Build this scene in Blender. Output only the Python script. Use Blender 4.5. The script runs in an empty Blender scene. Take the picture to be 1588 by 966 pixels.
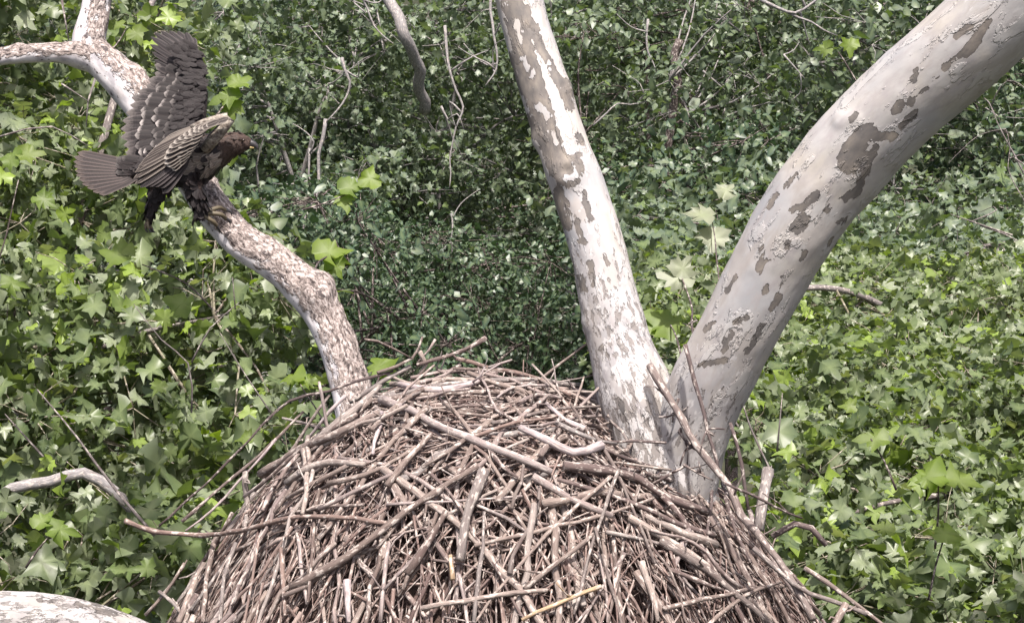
import bpy, math, random
import numpy as np
from mathutils import Vector, Matrix

random.seed(7)
rng = np.random.default_rng(11)
scene = bpy.context.scene
COL = scene.collection

# ------------------------------------------------------------------ camera
CAM = np.array([0.0, 0.0, 24.0])
PITCH = math.radians(14.0)
FPX = 2963.0                      # focal length in photo pixels (1588 wide)
cam_data = bpy.data.cameras.new('camera')
cam_data.sensor_width = 36.0
cam_data.lens = 36.0 * FPX / 1588.0
cam_data.clip_start = 0.1
cam_data.clip_end = 5000.0
cam = bpy.data.objects.new('camera', cam_data)
COL.objects.link(cam)
cam.location = CAM
cam.rotation_euler = (math.radians(90) - PITCH, 0, 0)
scene.camera = cam
FWD = np.array([0, math.cos(PITCH), -math.sin(PITCH)])
UPV = np.array([0, math.sin(PITCH), math.cos(PITCH)])
RGT = np.array([1.0, 0, 0])

# ------------------------------------------------------------------ light
SUN_DIR = np.array([0.08, -0.34, 0.93]); SUN_DIR /= np.linalg.norm(SUN_DIR)
world = bpy.data.worlds.new('World'); scene.world = world
world.use_nodes = True
wn = world.node_tree
bg = wn.nodes['Background']
sky = wn.nodes.new('ShaderNodeTexSky')
sky.sky_type = 'NISHITA'; sky.sun_disc = False
sky.sun_elevation = math.asin(SUN_DIR[2])
sky.sun_rotation = math.atan2(SUN_DIR[0], SUN_DIR[1])
sky.air_density = 0.7; sky.dust_density = 6.0; sky.ozone_density = 0.6
wn.links.new(sky.outputs[0], bg.inputs[0])
bg.inputs[1].default_value = 0.11
sun_data = bpy.data.lights.new('sun', 'SUN')
sun_data.energy = 4.2; sun_data.angle = math.radians(2.0)
sun_data.color = (1.0, 0.94, 0.88)
sun = bpy.data.objects.new('sun', sun_data); COL.objects.link(sun)
sun.location = (-10, -10, 60)
sun.rotation_euler = Vector(SUN_DIR).to_track_quat('Z', 'Y').to_euler()
vs = scene.view_settings
vs.view_transform = 'Standard'; vs.look = 'None'; vs.gamma = 1.0
vs.use_curve_mapping = False
vs.exposure = 0.9
scene.render.engine = 'CYCLES'
scene.cycles.max_bounces = 8
scene.cycles.transmission_bounces = 4

# ------------------------------------------------------------------ helpers
def P(px, py, d):
    return CAM + d * (FWD + (px - 794.0) / FPX * RGT + (483.0 - py) / FPX * UPV)

def proj(v):
    q = np.atleast_2d(v) - CAM
    d = q @ FWD
    return 794.0 + FPX * (q @ RGT) / d, 483.0 - FPX * (q @ UPV) / d, d

def unit(v):
    v = np.asarray(v, float)
    return v / (np.linalg.norm(v, axis=-1, keepdims=True) + 1e-12)

def _hash(ix, iy, iz, seed):
    h = (ix * 374761393 + iy * 668265263 + iz * 2147483647 + seed * 1274126177) & 0xFFFFFFFF
    h = ((h ^ (h >> 13)) * 1274126177) & 0xFFFFFFFF
    return ((h ^ (h >> 16)) & 0xFFFF) / 65535.0

def vnoise(p, seed=0):
    p = np.asarray(p, float)
    i = np.floor(p).astype(np.int64); f = p - i; f = f * f * (3 - 2 * f)
    r = 0
    for dx in (0, 1):
        for dy in (0, 1):
            for dz in (0, 1):
                w = (f[:, 0] if dx else 1 - f[:, 0]) * (f[:, 1] if dy else 1 - f[:, 1]) * (f[:, 2] if dz else 1 - f[:, 2])
                r = r + w * _hash(i[:, 0] + dx, i[:, 1] + dy, i[:, 2] + dz, seed)
    return r * 2 - 1

def fbm(p, seed=0, oct=3):
    a, r, s = 1.0, 0, 0
    for o in range(oct):
        r = r + a * vnoise(np.asarray(p) * (2 ** o), seed + o); s += a; a *= .5
    return r / s

def mesh_from(name, verts, faces=None, quads=None, tris=None, attrs=None, smooth=True):
    """verts Nx3, quads Mx4 and/or tris Kx3"""
    me = bpy.data.meshes.new(name)
    verts = np.asarray(verts, np.float32)
    nq = 0 if quads is None else len(quads); nt = 0 if tris is None else len(tris)
    me.vertices.add(len(verts)); me.vertices.foreach_set('co', verts.ravel())
    loops = []
    if nq: loops.append(np.asarray(quads, np.int32).ravel())
    if nt: loops.append(np.asarray(tris, np.int32).ravel())
    loops = np.concatenate(loops)
    me.loops.add(len(loops)); me.loops.foreach_set('vertex_index', loops)
    me.polygons.add(nq + nt)
    start = np.concatenate([np.arange(nq) * 4, nq * 4 + np.arange(nt) * 3]).astype(np.int32)
    me.polygons.foreach_set('loop_start', start)
    me.polygons.foreach_set('use_smooth', np.full(nq + nt, smooth))
    for k, a in (attrs or {}).items():
        a = np.asarray(a, np.float32)
        if a.ndim == 2:
            at = me.attributes.new(k, 'FLOAT_VECTOR', 'POINT'); at.data.foreach_set('vector', a.ravel())
        else:
            at = me.attributes.new(k, 'FLOAT', 'POINT'); at.data.foreach_set('value', a)
    me.update(calc_edges=True); me.validate()
    return me

def link(name, me, mat=None, parent=None):
    o = bpy.data.objects.new(name, me)
    if mat is not None and me is not None and not me.materials: me.materials.append(mat)
    COL.objects.link(o)
    if parent is not None:
        o.parent = parent
        o.matrix_parent_inverse = Matrix.Translation(-Vector(parent.location))
    return o

def thing(name, label, cat, loc, group=None):
    e = bpy.data.objects.new(name, None); COL.objects.link(e)
    e.location = [float(c) for c in loc]; e.empty_display_size = .1
    e['label'] = label; e['category'] = cat
    if group: e['group'] = group
    return e

def resample(pts, rad, step):
    pts = np.asarray(pts, float); rad = np.asarray(rad, float)
    n = len(pts)
    if n == 2:
        L = np.linalg.norm(pts[1] - pts[0]); m = max(2, int(L / step) + 1)
        t = np.linspace(0, 1, m)[:, None]
        return pts[0] * (1 - t) + pts[1] * t, rad[0] * (1 - t[:, 0]) + rad[1] * t[:, 0]
    h = np.linalg.norm(np.diff(pts, axis=0), axis=1) + 1e-9      # chord-length Hermite spline
    sl = np.diff(pts, axis=0) / h[:, None]
    mt = np.vstack([sl[0], (sl[:-1] * h[1:, None] + sl[1:] * h[:-1, None]) / (h[1:] + h[:-1])[:, None], sl[-1]])
    out, ro = [], []
    for i in range(n - 1):
        m = max(1, int(round(h[i] / step)))
        for k in range(m):
            t = k / m; t2, t3 = t * t, t ** 3
            out.append((2 * t3 - 3 * t2 + 1) * pts[i] + (t3 - 2 * t2 + t) * h[i] * mt[i] + (3 * t2 - 2 * t3) * pts[i + 1] + (t3 - t2) * h[i] * mt[i + 1])
            s = t * t * (3 - 2 * t)
            ro.append(rad[i] * (1 - s) + rad[i + 1] * s)
    out.append(pts[-1]); ro.append(rad[-1])
    return np.array(out), np.array(ro)

def tube(pts, rad, seg=8, step=.05, cap=True):
    """returns verts, quads, tris, s, theta, normals, radius, axis index"""
    c, r = resample(pts, rad, step)
    n = len(c)
    t = unit(np.gradient(c, axis=0))
    a = np.array([0, 0, 1.0]) if abs(t[0][2]) < .9 else np.array([1.0, 0, 0])
    nrm = unit(np.cross(t[0], a)); N = [nrm]
    for i in range(1, n):
        v = N[-1] - t[i] * np.dot(N[-1], t[i]); N.append(unit(v))
    N = np.array(N); B = np.cross(t, N)
    th = np.linspace(0, 2 * np.pi, seg, endpoint=False)
    nv = np.cos(th)[None, :, None] * N[:, None] + np.sin(th)[None, :, None] * B[:, None]
    v = c[:, None] + nv * r[:, None, None]
    s = np.concatenate([[0], np.cumsum(np.linalg.norm(np.diff(c, axis=0), axis=1))])
    i = np.arange(n - 1)[:, None] * seg; j = np.arange(seg)[None]; j2 = (j + 1) % seg
    q = np.stack([i + j, i + j2, i + seg + j2, i + seg + j], -1).reshape(-1, 4)
    V = v.reshape(-1, 3); tris = np.zeros((0, 3), int)
    S = np.repeat(s, seg); TH = np.tile(th, n); R = np.repeat(r, seg); NV = nv.reshape(-1, 3)
    if cap:
        V = np.vstack([V, c[0] - t[0] * r[0] * .15, c[-1] + t[-1] * r[-1] * .25])
        k0, k1 = len(V) - 2, len(V) - 1
        jj = np.arange(seg); j2 = (jj + 1) % seg
        tris = np.vstack([np.stack([np.full(seg, k0), j2, jj], -1), np.stack([np.full(seg, k1), (n - 1) * seg + jj, (n - 1) * seg + j2], -1)])
        S = np.append(S, [s[0], s[-1]]); TH = np.append(TH, [0, 0]); R = np.append(R, [0, 0]); NV = np.vstack([NV, -t[0], t[-1]])
    return dict(v=V, q=q, t=tris, s=S, th=TH, r=R, n=NV)

def straight(tb):
    return np.stack([np.cos(tb['th']) * tb['r'], np.sin(tb['th']) * tb['r'], tb['s']], -1)

class Join:
    """collects many small shapes into one mesh"""
    def __init__(s): s.v, s.q, s.t, s.a, s.n = [], [], [], {}, 0
    def add(s, v, q=None, t=None, **attrs):
        s.v.append(v)
        if q is not None and len(q): s.q.append(np.asarray(q) + s.n)
        if t is not None and len(t): s.t.append(np.asarray(t) + s.n)
        for k, a in attrs.items():
            s.a.setdefault(k, []).append(np.full(len(v), a) if np.ndim(a) == 0 else a)
        s.n += len(v)
    def mesh(s, name, smooth=True):
        return mesh_from(name, np.vstack(s.v), quads=np.vstack(s.q) if s.q else None, tris=np.vstack(s.t) if s.t else None,
                         attrs={k: np.concatenate(a) for k, a in s.a.items()}, smooth=smooth)

# ------------------------------------------------------------------ materials
class NT:
    def __init__(s, name):
        s.m = bpy.data.materials.new(name); s.m.use_nodes = True
        s.t = s.m.node_tree; s.b = s.t.nodes['Principled BSDF']; s.out = s.t.nodes['Material Output']
    def n(s, typ, **kw):
        nd = s.t.nodes.new(typ)
        for k, v in kw.items(): setattr(nd, k, v)
        return nd
    def l(s, a, b): s.t.links.new(a, b)
    def attr(s, name, vec=False):
        a = s.n('ShaderNodeAttribute', attribute_name=name); return a.outputs['Vector' if vec else 'Fac']
    def noise(s, vec, scale, detail=3, rough=.55, dist=0.0):
        x = s.n('ShaderNodeTexNoise'); x.inputs['Scale'].default_value = scale; x.inputs['Detail'].default_value = detail
        x.inputs['Roughness'].default_value = rough; x.inputs['Distortion'].default_value = dist
        if vec is not None: s.l(vec, x.inputs['Vector'])
        return x.outputs['Fac']
    def vmul(s, vec, xyz):
        m = s.n('ShaderNodeVectorMath', operation='MULTIPLY'); s.l(vec, m.inputs[0]); m.inputs[1].default_value = xyz; return m.outputs[0]
    def math(s, op, a, b=None, clamp=False):
        m = s.n('ShaderNodeMath', operation=op, use_clamp=clamp)
        for i, x in enumerate((a, b)):
            if x is None: continue
            if isinstance(x, (int, float)): m.inputs[i].default_value = x
            else: s.l(x, m.inputs[i])
        return m.outputs[0]
    def ramp(s, fac, stops, interp='LINEAR'):
        r = s.n('ShaderNodeValToRGB'); e = r.color_ramp.elements; r.color_ramp.interpolation = interp
        while len(e) < len(stops): e.new(.5)
        for el, (p, c) in zip(e, stops): el.position = p; el.color = (*c, 1) if len(c) == 3 else c
        s.l(fac, r.inputs[0]); return r.outputs[0]
    def step(s, fac, a, b):
        m = s.n('ShaderNodeMapRange'); m.inputs[1].default_value = a; m.inputs[2].default_value = b; s.l(fac, m.inputs[0]); return m.outputs[0]
    def mix(s, fac, a, b, blend='MIX'):
        m = s.n('ShaderNodeMix', data_type='RGBA', blend_type=blend)
        for sock, x in ((m.inputs[0], fac), (m.inputs[6], a), (m.inputs[7], b)):
            if isinstance(x, (int, float)): sock.default_value = x
            elif isinstance(x, tuple): sock.default_value = (*x, 1)
            else: s.l(x, sock)
        return m.outputs[2]
    def bump(s, h, strength, dist):
        b = s.n('ShaderNodeBump'); b.inputs['Strength'].default_value = strength; b.inputs['Distance'].default_value = dist
        s.l(h, b.inputs['Height']); s.l(b.outputs[0], s.b.inputs['Normal']); return b
    def fin(s, col, rough=.8, spec=.3):
        if col is not None: s.l(col, s.b.inputs['Base Color'])
        s.b.inputs['Roughness'].default_value = rough; s.b.inputs['Specular IOR Level'].default_value = spec
        return s.m

def mat_bark_white():
    k = NT('sycamore_bark')
    st = k.attr('straight', True)
    low = k.noise(st, 3.0, 3)
    base = k.ramp(low, [(.32, (.32, .318, .33)), (.5, (.395, .378, .372)), (.66, (.405, .372, .335))])
    mott = k.noise(k.vmul(st, (1, 1, .45)), 26, 4, .6)
    base = k.mix(k.step(mott, .45, .72), base, (.33, .305, .305))
    base = k.mix(k.math('MULTIPLY', k.step(k.noise(k.vmul(st, (1, 1, .5)), 18, 4, .6), .40, .62), k.math('MULTIPLY', k.attr('fleck'), .8, True)), base, (.27, .25, .255))
    tan = k.noise(k.vmul(st, (1, 1, .4)), 9, 5, .65, .4)
    base = k.mix(k.math('MULTIPLY', k.step(tan, .52, .60), .6), base, (.33, .30, .28))
    lite = k.noise(k.vmul(st, (1, 1, .4)), 13, 5, .65, .3)
    base = k.mix(k.math('MULTIPLY', k.step(lite, .56, .62), .5), base, (.45, .435, .425))
    # exfoliating patches: signed field baked on the surface, ragged by noise
    pf = k.attr('patch')
    nz = k.noise(k.vmul(st, (1, 1, .5)), 55, 3, .6)
    nz2 = k.noise(k.vmul(st, (1, 1, .6)), 20, 3, .6)
    f = k.math('ADD', k.math('ADD', pf, .1), k.math('ADD', k.math('MULTIPLY', k.math('SUBTRACT', nz, .5), 1.6), k.math('MULTIPLY', k.math('SUBTRACT', nz2, .5), 1.6)))
    m = k.step(f, 0.0, .08)
    edge = k.math('MULTIPLY', k.math('MULTIPLY', m, k.math('SUBTRACT', 1.0, k.step(f, .08, .40))), k.step(k.noise(st, 30, 2), .42, .6))
    pc = k.ramp(k.noise(k.vmul(st, (1, 1, .5)), 24, 4, .65), [(.32, (.11, .10, .095)), (.5, (.17, .15, .135)), (.68, (.24, .21, .18))])
    pc = k.mix(k.step(k.noise(st, 6, 2), .42, .58), pc, k.mix(.6, pc, (.10, .095, .095)))
    pc = k.mix(k.math('MULTIPLY', edge, .55), pc, (.09, .08, .08))
    col = k.mix(m, base, pc)
    # fine flecks, more where 'fleck' is high
    fl = k.noise(k.vmul(st, (1, 1, .38)), 42, 4, .65)
    fthr = k.math('ADD', fl, k.math('MULTIPLY', k.attr('fleck'), .22))
    fm = k.math('MULTIPLY', k.step(fthr, .69, .73), .85)
    col = k.mix(fm, col, (.19, .17, .16))
    fl2 = k.noise(k.vmul(st, (1, 1, .5)), 30, 3, .6)
    fm2 = k.math('MULTIPLY', k.step(k.math('ADD', fl2, k.math('MULTIPLY', k.attr('fleck'), .16)), .66, .69), .8)
    col = k.mix(fm2, col, (.47, .45, .445))
    h = k.math('SUBTRACT', k.math('MULTIPLY', mott, .25), k.math('ADD', m, k.math('MULTIPLY', fm, .6)))
    k.bump(k.math('ADD', h, k.math('MULTIPLY', k.step(lite, .55, .6), .5)), 1.0, .007)
    return k.fin(col, .75, .25)

def mat_bark_rough():
    k = NT('flaky_bark')
    st = k.attr('straight', True)
    sc = k.vmul(st, (1, 1, .55))
    a = k.noise(sc, 75, 5, .72, .5)
    b = k.noise(sc, 14, 3, .6)
    brown = k.ramp(a, [(.36, (.035, .028, .028)), (.45, (.17, .14, .13)), (.53, (.34, .285, .265)), (.62, (.56, .50, .48))])
    white = k.ramp(k.noise(sc, 20, 4), [(.36, (.40, .38, .40)), (.55, (.66, .63, .64))])
    e = k.math('ADD', k.attr('rough'), k.math('MULTIPLY', k.math('SUBTRACT', k.noise(sc, 24, 4, .65), .5), 1.5))
    m = k.step(e, .44, .56)
    col = k.mix(m, white, brown)
    fl = k.step(k.noise(sc, 34, 4, .7), .60, .63)
    col = k.mix(fl, col, (.09, .075, .075))
    col = k.mix(k.math('MULTIPLY', k.step(b, .55, .7), .4), col, (.46, .38, .34))
    h = k.math('ADD', k.math('MULTIPLY', a, m), k.math('MULTIPLY', m, .3))
    k.bump(h, .9, .012)
    return k.fin(col, .85, .15)

def mat_stick(name, stops, var=.5):
    k = NT(name)
    st = k.attr('straight', True)
    oi = k.n('ShaderNodeObjectInfo')
    rn = k.math('FRACT', k.math('ADD', oi.outputs['Random'], k.attr('rnd')))
    base = k.ramp(rn, stops)
    off = k.n('ShaderNodeVectorMath', operation='ADD'); k.l(st, off.inputs[0])
    cmb = k.n('ShaderNodeCombineXYZ'); k.l(k.math('MULTIPLY', rn, 17.0), cmb.inputs[0]); k.l(cmb.outputs[0], off.inputs[1])
    v = off.outputs[0]
    g = k.noise(k.vmul(v, (1, 1, .12)), 160, 4, .65)
    col = k.mix(k.step(g, .38, .68), k.mix(.55, base, (.07, .045, .045)), base)
    sp = k.noise(k.vmul(v, (1, 1, .5)), 60, 3, .6)
    col = k.mix(k.math('MULTIPLY', k.step(sp, .54, .62), .7), col, (.52, .46, .42))
    dk = k.noise(k.vmul(v, (1, 1, .3)), 34, 3, .6)
    col = k.mix(k.math('MULTIPLY', k.step(dk, .58, .70), .6), col, (.09, .06, .055))
    k.bump(g, .6, .004)
    return k.fin(col, .8, .2)

def mat_leaf(name, stops, under, trans=.35, rough=.42, spec=.5):
    k = NT(name)
    oi = k.n('ShaderNodeObjectInfo')
    rn = k.math('FRACT', k.math('ADD', oi.outputs['Random'], k.attr('rnd')))
    col = k.ramp(rn, stops)
    geo = k.n('ShaderNodeNewGeometry')
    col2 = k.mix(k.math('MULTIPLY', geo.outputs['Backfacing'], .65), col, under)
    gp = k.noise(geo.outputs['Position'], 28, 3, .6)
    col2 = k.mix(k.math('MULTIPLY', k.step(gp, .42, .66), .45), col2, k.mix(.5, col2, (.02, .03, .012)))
    # paler midrib and veins
    vein = k.attr('vein')
    col2 = k.mix(k.math('MULTIPLY', vein, .35), col2, (.30, .36, .16))
    k.l(col2, k.b.inputs['Base Color'])
    k.b.inputs['Roughness'].default_value = rough; k.b.inputs['Specular IOR Level'].default_value = spec
    tr = k.n('ShaderNodeBsdfTranslucent')
    tc = k.mix(1.0, col, (1.5, 1.6, .55), 'MULTIPLY'); k.l(tc, tr.inputs['Color'])
    mx = k.n('ShaderNodeMixShader'); mx.inputs[0].default_value = trans
    k.l(k.b.outputs[0], mx.inputs[1]); k.l(tr.outputs[0], mx.inputs[2]); k.l(mx.outputs[0], k.out.inputs['Surface'])
    return k.m

def mat_flat(name, c1, c2, scale=20, rough=.85, bump=.3):
    k = NT(name); tc = k.n('ShaderNodeTexCoord').outputs['Object']
    n = k.noise(tc, scale, 5, .65)
    col = k.ramp(n, [(.35, c1), (.65, c2)])
    k.bump(n, bump, .02)
    return k.fin(col, rough, .2)

def mat_feather(name, dark, edge, tip, rough=.6):
    """feather: u along (0..1), w across (-1..1) baked as 'fuv'"""
    k = NT(name); fu = k.attr('fuv', True)
    sp = k.n('ShaderNodeSeparateXYZ'); k.l(fu, sp.inputs[0])
    aw = k.math('ABSOLUTE', sp.outputs[1])
    n = k.noise(k.vmul(fu, (8, 3, 40)), 2.0, 3)
    oi = k.attr('rnd')
    d = k.mix(k.math('MULTIPLY', n, .6), dark, tuple(c * 1.7 for c in dark))
    d = k.mix(k.math('MULTIPLY', oi, .5), d, tuple(c * .55 for c in dark))
    m = k.math('MULTIPLY', k.step(aw, .55, .95), .8)
    col = k.mix(m, d, edge)
    rach = k.math('SUBTRACT', 1.0, k.step(aw, .04, .12))
    col = k.mix(k.math('MULTIPLY', rach, .5), col, edge)
    tipm = k.math('MULTIPLY', k.step(k.math('ADD', sp.outputs[0], k.math('MULTIPLY', k.math('SUBTRACT', n, .5), .25)), .84, .95), k.attr('tip'))
    col = k.mix(tipm, col, tip)
    barb = k.n('ShaderNodeTexWave'); barb.inputs['Scale'].default_value = 14; barb.inputs['Distortion'].default_value = 2
    k.l(fu, barb.inputs['Vector']); k.bump(barb.outputs['Fac'], .25, .002)
    return k.fin(col, rough, .25)

M_WHITE = mat_bark_white()
M_ROUGH = mat_bark_rough()
STK = [(0.0, (.12, .092, .080)), (.15, (.29, .235, .205)), (.3, (.17, .138, .122)), (.45, (.27, .25, .24)), (.6, (.40, .335, .295)), (.75, (.14, .106, .098)), (.88, (.38, .325, .31)), (1.0, (.23, .165, .14))]
M_STICK = mat_stick('dead_stick', STK)
M_TWIG = mat_stick('dead_twig', [(0, (.13, .088, .077)), (.2, (.35, .26, .228)), (.35, (.16, .112, .10)), (.55, (.29, .255, .245)), (.7, (.45, .36, .32)), (.85, (.10, .07, .063)), (1, (.30, .22, .19))])
M_STRAW = mat_stick('peeled_stick', [(0, (.50, .36, .20)), (1, (.48, .35, .22))])
M_DARKSTICK = mat_stick('dark_stick', [(0, (.075, .06, .06)), (1, (.12, .095, .09))])
M_PALESTICK = mat_stick('pale_stick', [(0, (.48, .40, .40)), (1, (.52, .45, .45))])
M_LIMBW = mat_stick('pale_far_bark', [(0, (.27, .265, .27)), (1, (.34, .33, .33))])
M_LIMBD = mat_stick('dark_far_bark', [(0, (.06, .05, .05)), (1, (.09, .075, .07))])
M_LIMBG = mat_stick('grey_bark', [(0, (.15, .135, .13)), (1, (.22, .20, .195))])
M_PET = mat_stick('green_twig', [(0, (.20, .19, .12)), (.5, (.32, .30, .22)), (1, (.13, .11, .085))])
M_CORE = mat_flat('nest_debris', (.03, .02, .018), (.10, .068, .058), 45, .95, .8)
M_GROUND = mat_flat('forest_floor', (.018, .024, .012), (.05, .05, .03), 1.2, .95, .6)
G_SYC = [(0, (.21, .30, .035)), (.10, (.16, .225, .045)), (.17, (.085, .125, .045)), (.35, (.135, .175, .08)), (.6, (.055, .085, .035)), (.74, (.165, .20, .12)), (.88, (.25, .28, .20)), (1, (.08, .11, .05))]
G_MID = [(0, (.12, .18, .045)), (.1, (.07, .105, .06)), (.4, (.125, .165, .12)), (.7, (.055, .088, .06)), (1, (.18, .215, .175))]
G_DARKSHADE = [(0, (.045, .085, .045)), (.4, (.026, .056, .038)), (.8, (.04, .078, .056)), (1, (.065, .105, .08))]
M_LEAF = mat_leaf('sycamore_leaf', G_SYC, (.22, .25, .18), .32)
M_LEAFY = mat_leaf('yellow_green_leaf', [(0, (.19, .27, .03)), (.5, (.13, .20, .035)), (1, (.17, .23, .04))], (.26, .34, .08), .5, .5)  # brighter, yellower green and more translucent
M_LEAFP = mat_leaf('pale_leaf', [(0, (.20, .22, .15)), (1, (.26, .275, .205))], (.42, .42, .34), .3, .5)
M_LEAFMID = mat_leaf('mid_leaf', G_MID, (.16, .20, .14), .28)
M_LEAFDARKSHADE = mat_leaf('dark_shade_leaf', G_DARKSHADE, (.07, .11, .085), .22)  # shade of the forest gap put into a darker, bluer leaf colour

# ------------------------------------------------------------------ ground
gme = mesh_from('ground', [(-2500, -2500, 0), (2500, -2500, 0), (2500, 2500, 0), (-2500, 2500, 0)], quads=[(0, 1, 2, 3)], smooth=False)
ground = link('ground', gme, M_GROUND); ground['kind'] = 'structure'
ground['label'] = 'dark forest floor far below the canopy'

# ------------------------------------------------------------------ nest tree
def blob_field(px, py, blobs):
    best = np.full(len(px), -9.0)
    for pts, hw in blobs:
        pts = np.asarray(pts, float)
        if len(pts) == 1: pts = np.vstack([pts, pts + [.5, .5]])
        for a, b in zip(pts[:-1], pts[1:]):
            ab = b - a; t = np.clip(((px - a[0]) * ab[0] + (py - a[1]) * ab[1]) / (ab @ ab), 0, 1)
            dd = np.hypot(px - a[0] - t * ab[0], py - a[1] - t * ab[1])
            best = np.maximum(best, (hw - dd) / 9.0)
    return best

def limb(name, spec, seg, step, mat, parent, blobs=None, holes=None, knots=(), fleck=None, roughdir=None, bumps=.012, seed=1, generic=.0, part=True):
    """spec: list of (px, py, depth, width_px) or ((x,y,z), r)"""
    pts, rad = [], []
    for s in spec:
        if len(s) == 4: pts.append(P(s[0], s[1], s[2])); rad.append(.5 * s[3] * s[2] / FPX)
        else: pts.append(np.array(s[0])); rad.append(s[1])
    tb = tube(pts, rad, seg, step)
    v = tb['v'].copy(); st = straight(tb)
    px, py, d = proj(v)
    facing = ((CAM - v) * tb['n']).sum(1) > 0
    disp = fbm(st * np.array([6, 6, 3.0]), seed) * bumps + fbm(st * np.array([22, 22, 14.0]), seed + 9) * bumps * .25
    for (kx, ky, kr, kh) in knots:        # knots swelling on the surface
        q = ((px - kx) ** 2 + (py - ky) ** 2) / kr ** 2
        ring = np.exp(-q) - .75 * np.exp(-q * 5)
        disp = disp + np.where(facing | (q < 1.2), kh * ring, 0)
    if roughdir is not None:
        rd = unit(np.array(roughdir))
        rough = .5 + .62 * (tb['n'] @ rd) - .34 * np.clip((260 - py) / 90, 0, 1)
        disp = disp + np.clip(rough, 0, 1) * fbm(st * np.array([34, 34, 22.0]), seed + 20, 3) * .016
    else: rough = np.zeros(len(v))
    v += tb['n'] * disp[:, None]
    gen = (fbm(st * np.array([9, 9, 4.0]), seed + 30) - .42 + generic) * 4
    if blobs is not None:
        f = blob_field(px, py, blobs)
        if holes: f = np.minimum(f, -blob_field(px, py, holes))
        patch = np.where(facing, f, gen)
    else: patch = gen
    fl = np.zeros(len(v)) if fleck is None else fleck(px, py)
    me = mesh_from(name, v, quads=tb['q'], tris=tb['t'], attrs=dict(straight=st, patch=patch, fleck=fl, rough=rough))
    o = link(name, me, mat, parent)
    return o, tb

D0 = 7.75
base = P(1030, 760, D0)
nest_tree = thing('sycamore_tree', 'mottled white barked sycamore forking behind the stick nest, carrying bird and nest', 'tree', (base[0], base[1], 0))

mid_blobs = [([(790, -30), (800, 30), (812, 80), (826, 130), (843, 185), (858, 235), (872, 262)], 17),
             ([(805, 90), (818, 150), (836, 200)], 16), ([(815, 15), (838, 70), (862, 120), (884, 165)], 7),
             ([(868, 300), (876, 330), (880, 350)], 9), ([(905, 300), (915, 340)], 5), ([(868, 345), (874, 380)], 4), ([(893, 345), (905, 375)], 5),
             ([(866, 262), (872, 251), (884, 247), (896, 254), (900, 268)], 4), ([(872, 284), (884, 290), (896, 284)], 4), ([(880, 266), (886, 270)], 5), ([(915, 410), (920, 440)], 5), ([(900, 430), (906, 450)], 5), ([(938, 395), (942, 410)], 3), ([(886, 250), (898, 240)], 5),
             ([(935, 540), (940, 560)], 4), ([(960, 620), (968, 650)], 5), ([(1000, 640), (1008, 660)], 5), ([(875, 130), (884, 150)], 7), ([(898, 210), (902, 222)], 4)]
mid_holes = [([(801, 35), (806, 62)], 5), ([(812, 92), (818, 108)], 5), ([(826, 112), (827, 120)], 4), ([(806, 150), (818, 172)], 5),
             ([(838, 165), (848, 178)], 7), ([(845, 186), (848, 192)], 4), ([(858, 203), (864, 224)], 4), ([(842, 112), (850, 98)], 4)]
trunk, _ = limb('trunk', [((base[0] + .05, base[1] + .25, -0.5), .50), ((base[0] + .05, base[1] + .22, 8.0), .40), ((base[0] + .03, base[1] + .15, 17.0), .30),
                          (1052, 900, 7.90, 170), (1024, 750, 7.80, 168), (996, 640, 7.78, 126), (958, 520, 7.86, 96), (930, 400, 7.95, 88), (900, 300, 8.04, 84), (878, 240, 8.10, 80), (846, 140, 8.20, 78), (818, 50, 8.30, 76), (790, -60, 8.40, 72), (745, -240, 8.60, 66), (690, -480, 8.90, 56), (640, -700, 9.20, 46)],
                72, .014, M_WHITE, nest_tree, mid_blobs, mid_holes,
                knots=[(882, 268, 22, .055), (872, 135, 14, .018), (822, 222, 13, .02), (985, 490, 12, .012), (905, 505, 10, .012)],
                fleck=lambda px, py: np.clip((py - 280) / 200, 0, 1) * .75 + np.clip((py - 560) / 120, 0, 1) * .35, seed=3)
rb = [([(1531, 35), (1514, 61), (1496, 83)], 7), ([(1505, 41), (1483, 57)], 5), ([(1488, 87), (1464, 107)], 4), ([(1449, 120)], 4), ([(1422, 110), (1416, 124)], 4),
      ([(1436, 139), (1428, 143)], 4), ([(1415, 150), (1411, 164)], 4), ([(1396, 164), (1388, 176)], 6), ([(1418, 178), (1397, 200)], 6),
      ([(1345, 212), (1327, 232), (1316, 252)], 19), ([(1360, 214), (1385, 212)], 6), ([(1356, 225), (1350, 250), (1338, 275), (1331, 296), (1308, 308)], 6),
      ([(1266, 300), (1246, 320)], 6), ([(1288, 320), (1278, 328)], 4), ([(1246, 343), (1236, 354)], 11), ([(1222, 375), (1222, 386)], 3), ([(1248, 390), (1242, 402)], 4),
      ([(1184, 388), (1178, 419)], 4), ([(1182, 406), (1200, 403)], 3), ([(1158, 492), (1142, 501)], 3), ([(1184, 504), (1173, 522), (1159, 546)], 4),
      ([(1208, 459), (1198, 479)], 4), ([(1215, 432), (1213, 440)], 3), ([(1187, 444), (1186, 452)], 3), ([(1135, 515), (1135, 523)], 3), ([(1126, 530), (1122, 544)], 4),
      ([(1085, 566), (1125, 558)], 4), ([(1330, 178), (1322, 188)], 4), ([(1370, 294), (1366, 300)], 3), ([(1235, 270), (1218, 292)], 3), ([(1205, 300), (1192, 322)], 3),
      ([(1140, 430), (1128, 452)], 4), ([(1110, 500), (1095, 512)], 3), ([(1232, 322), (1228, 328)], 4), ([(1310, 340), (1300, 346)], 3), ([(1290, 370), (1284, 380)], 3)]
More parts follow.
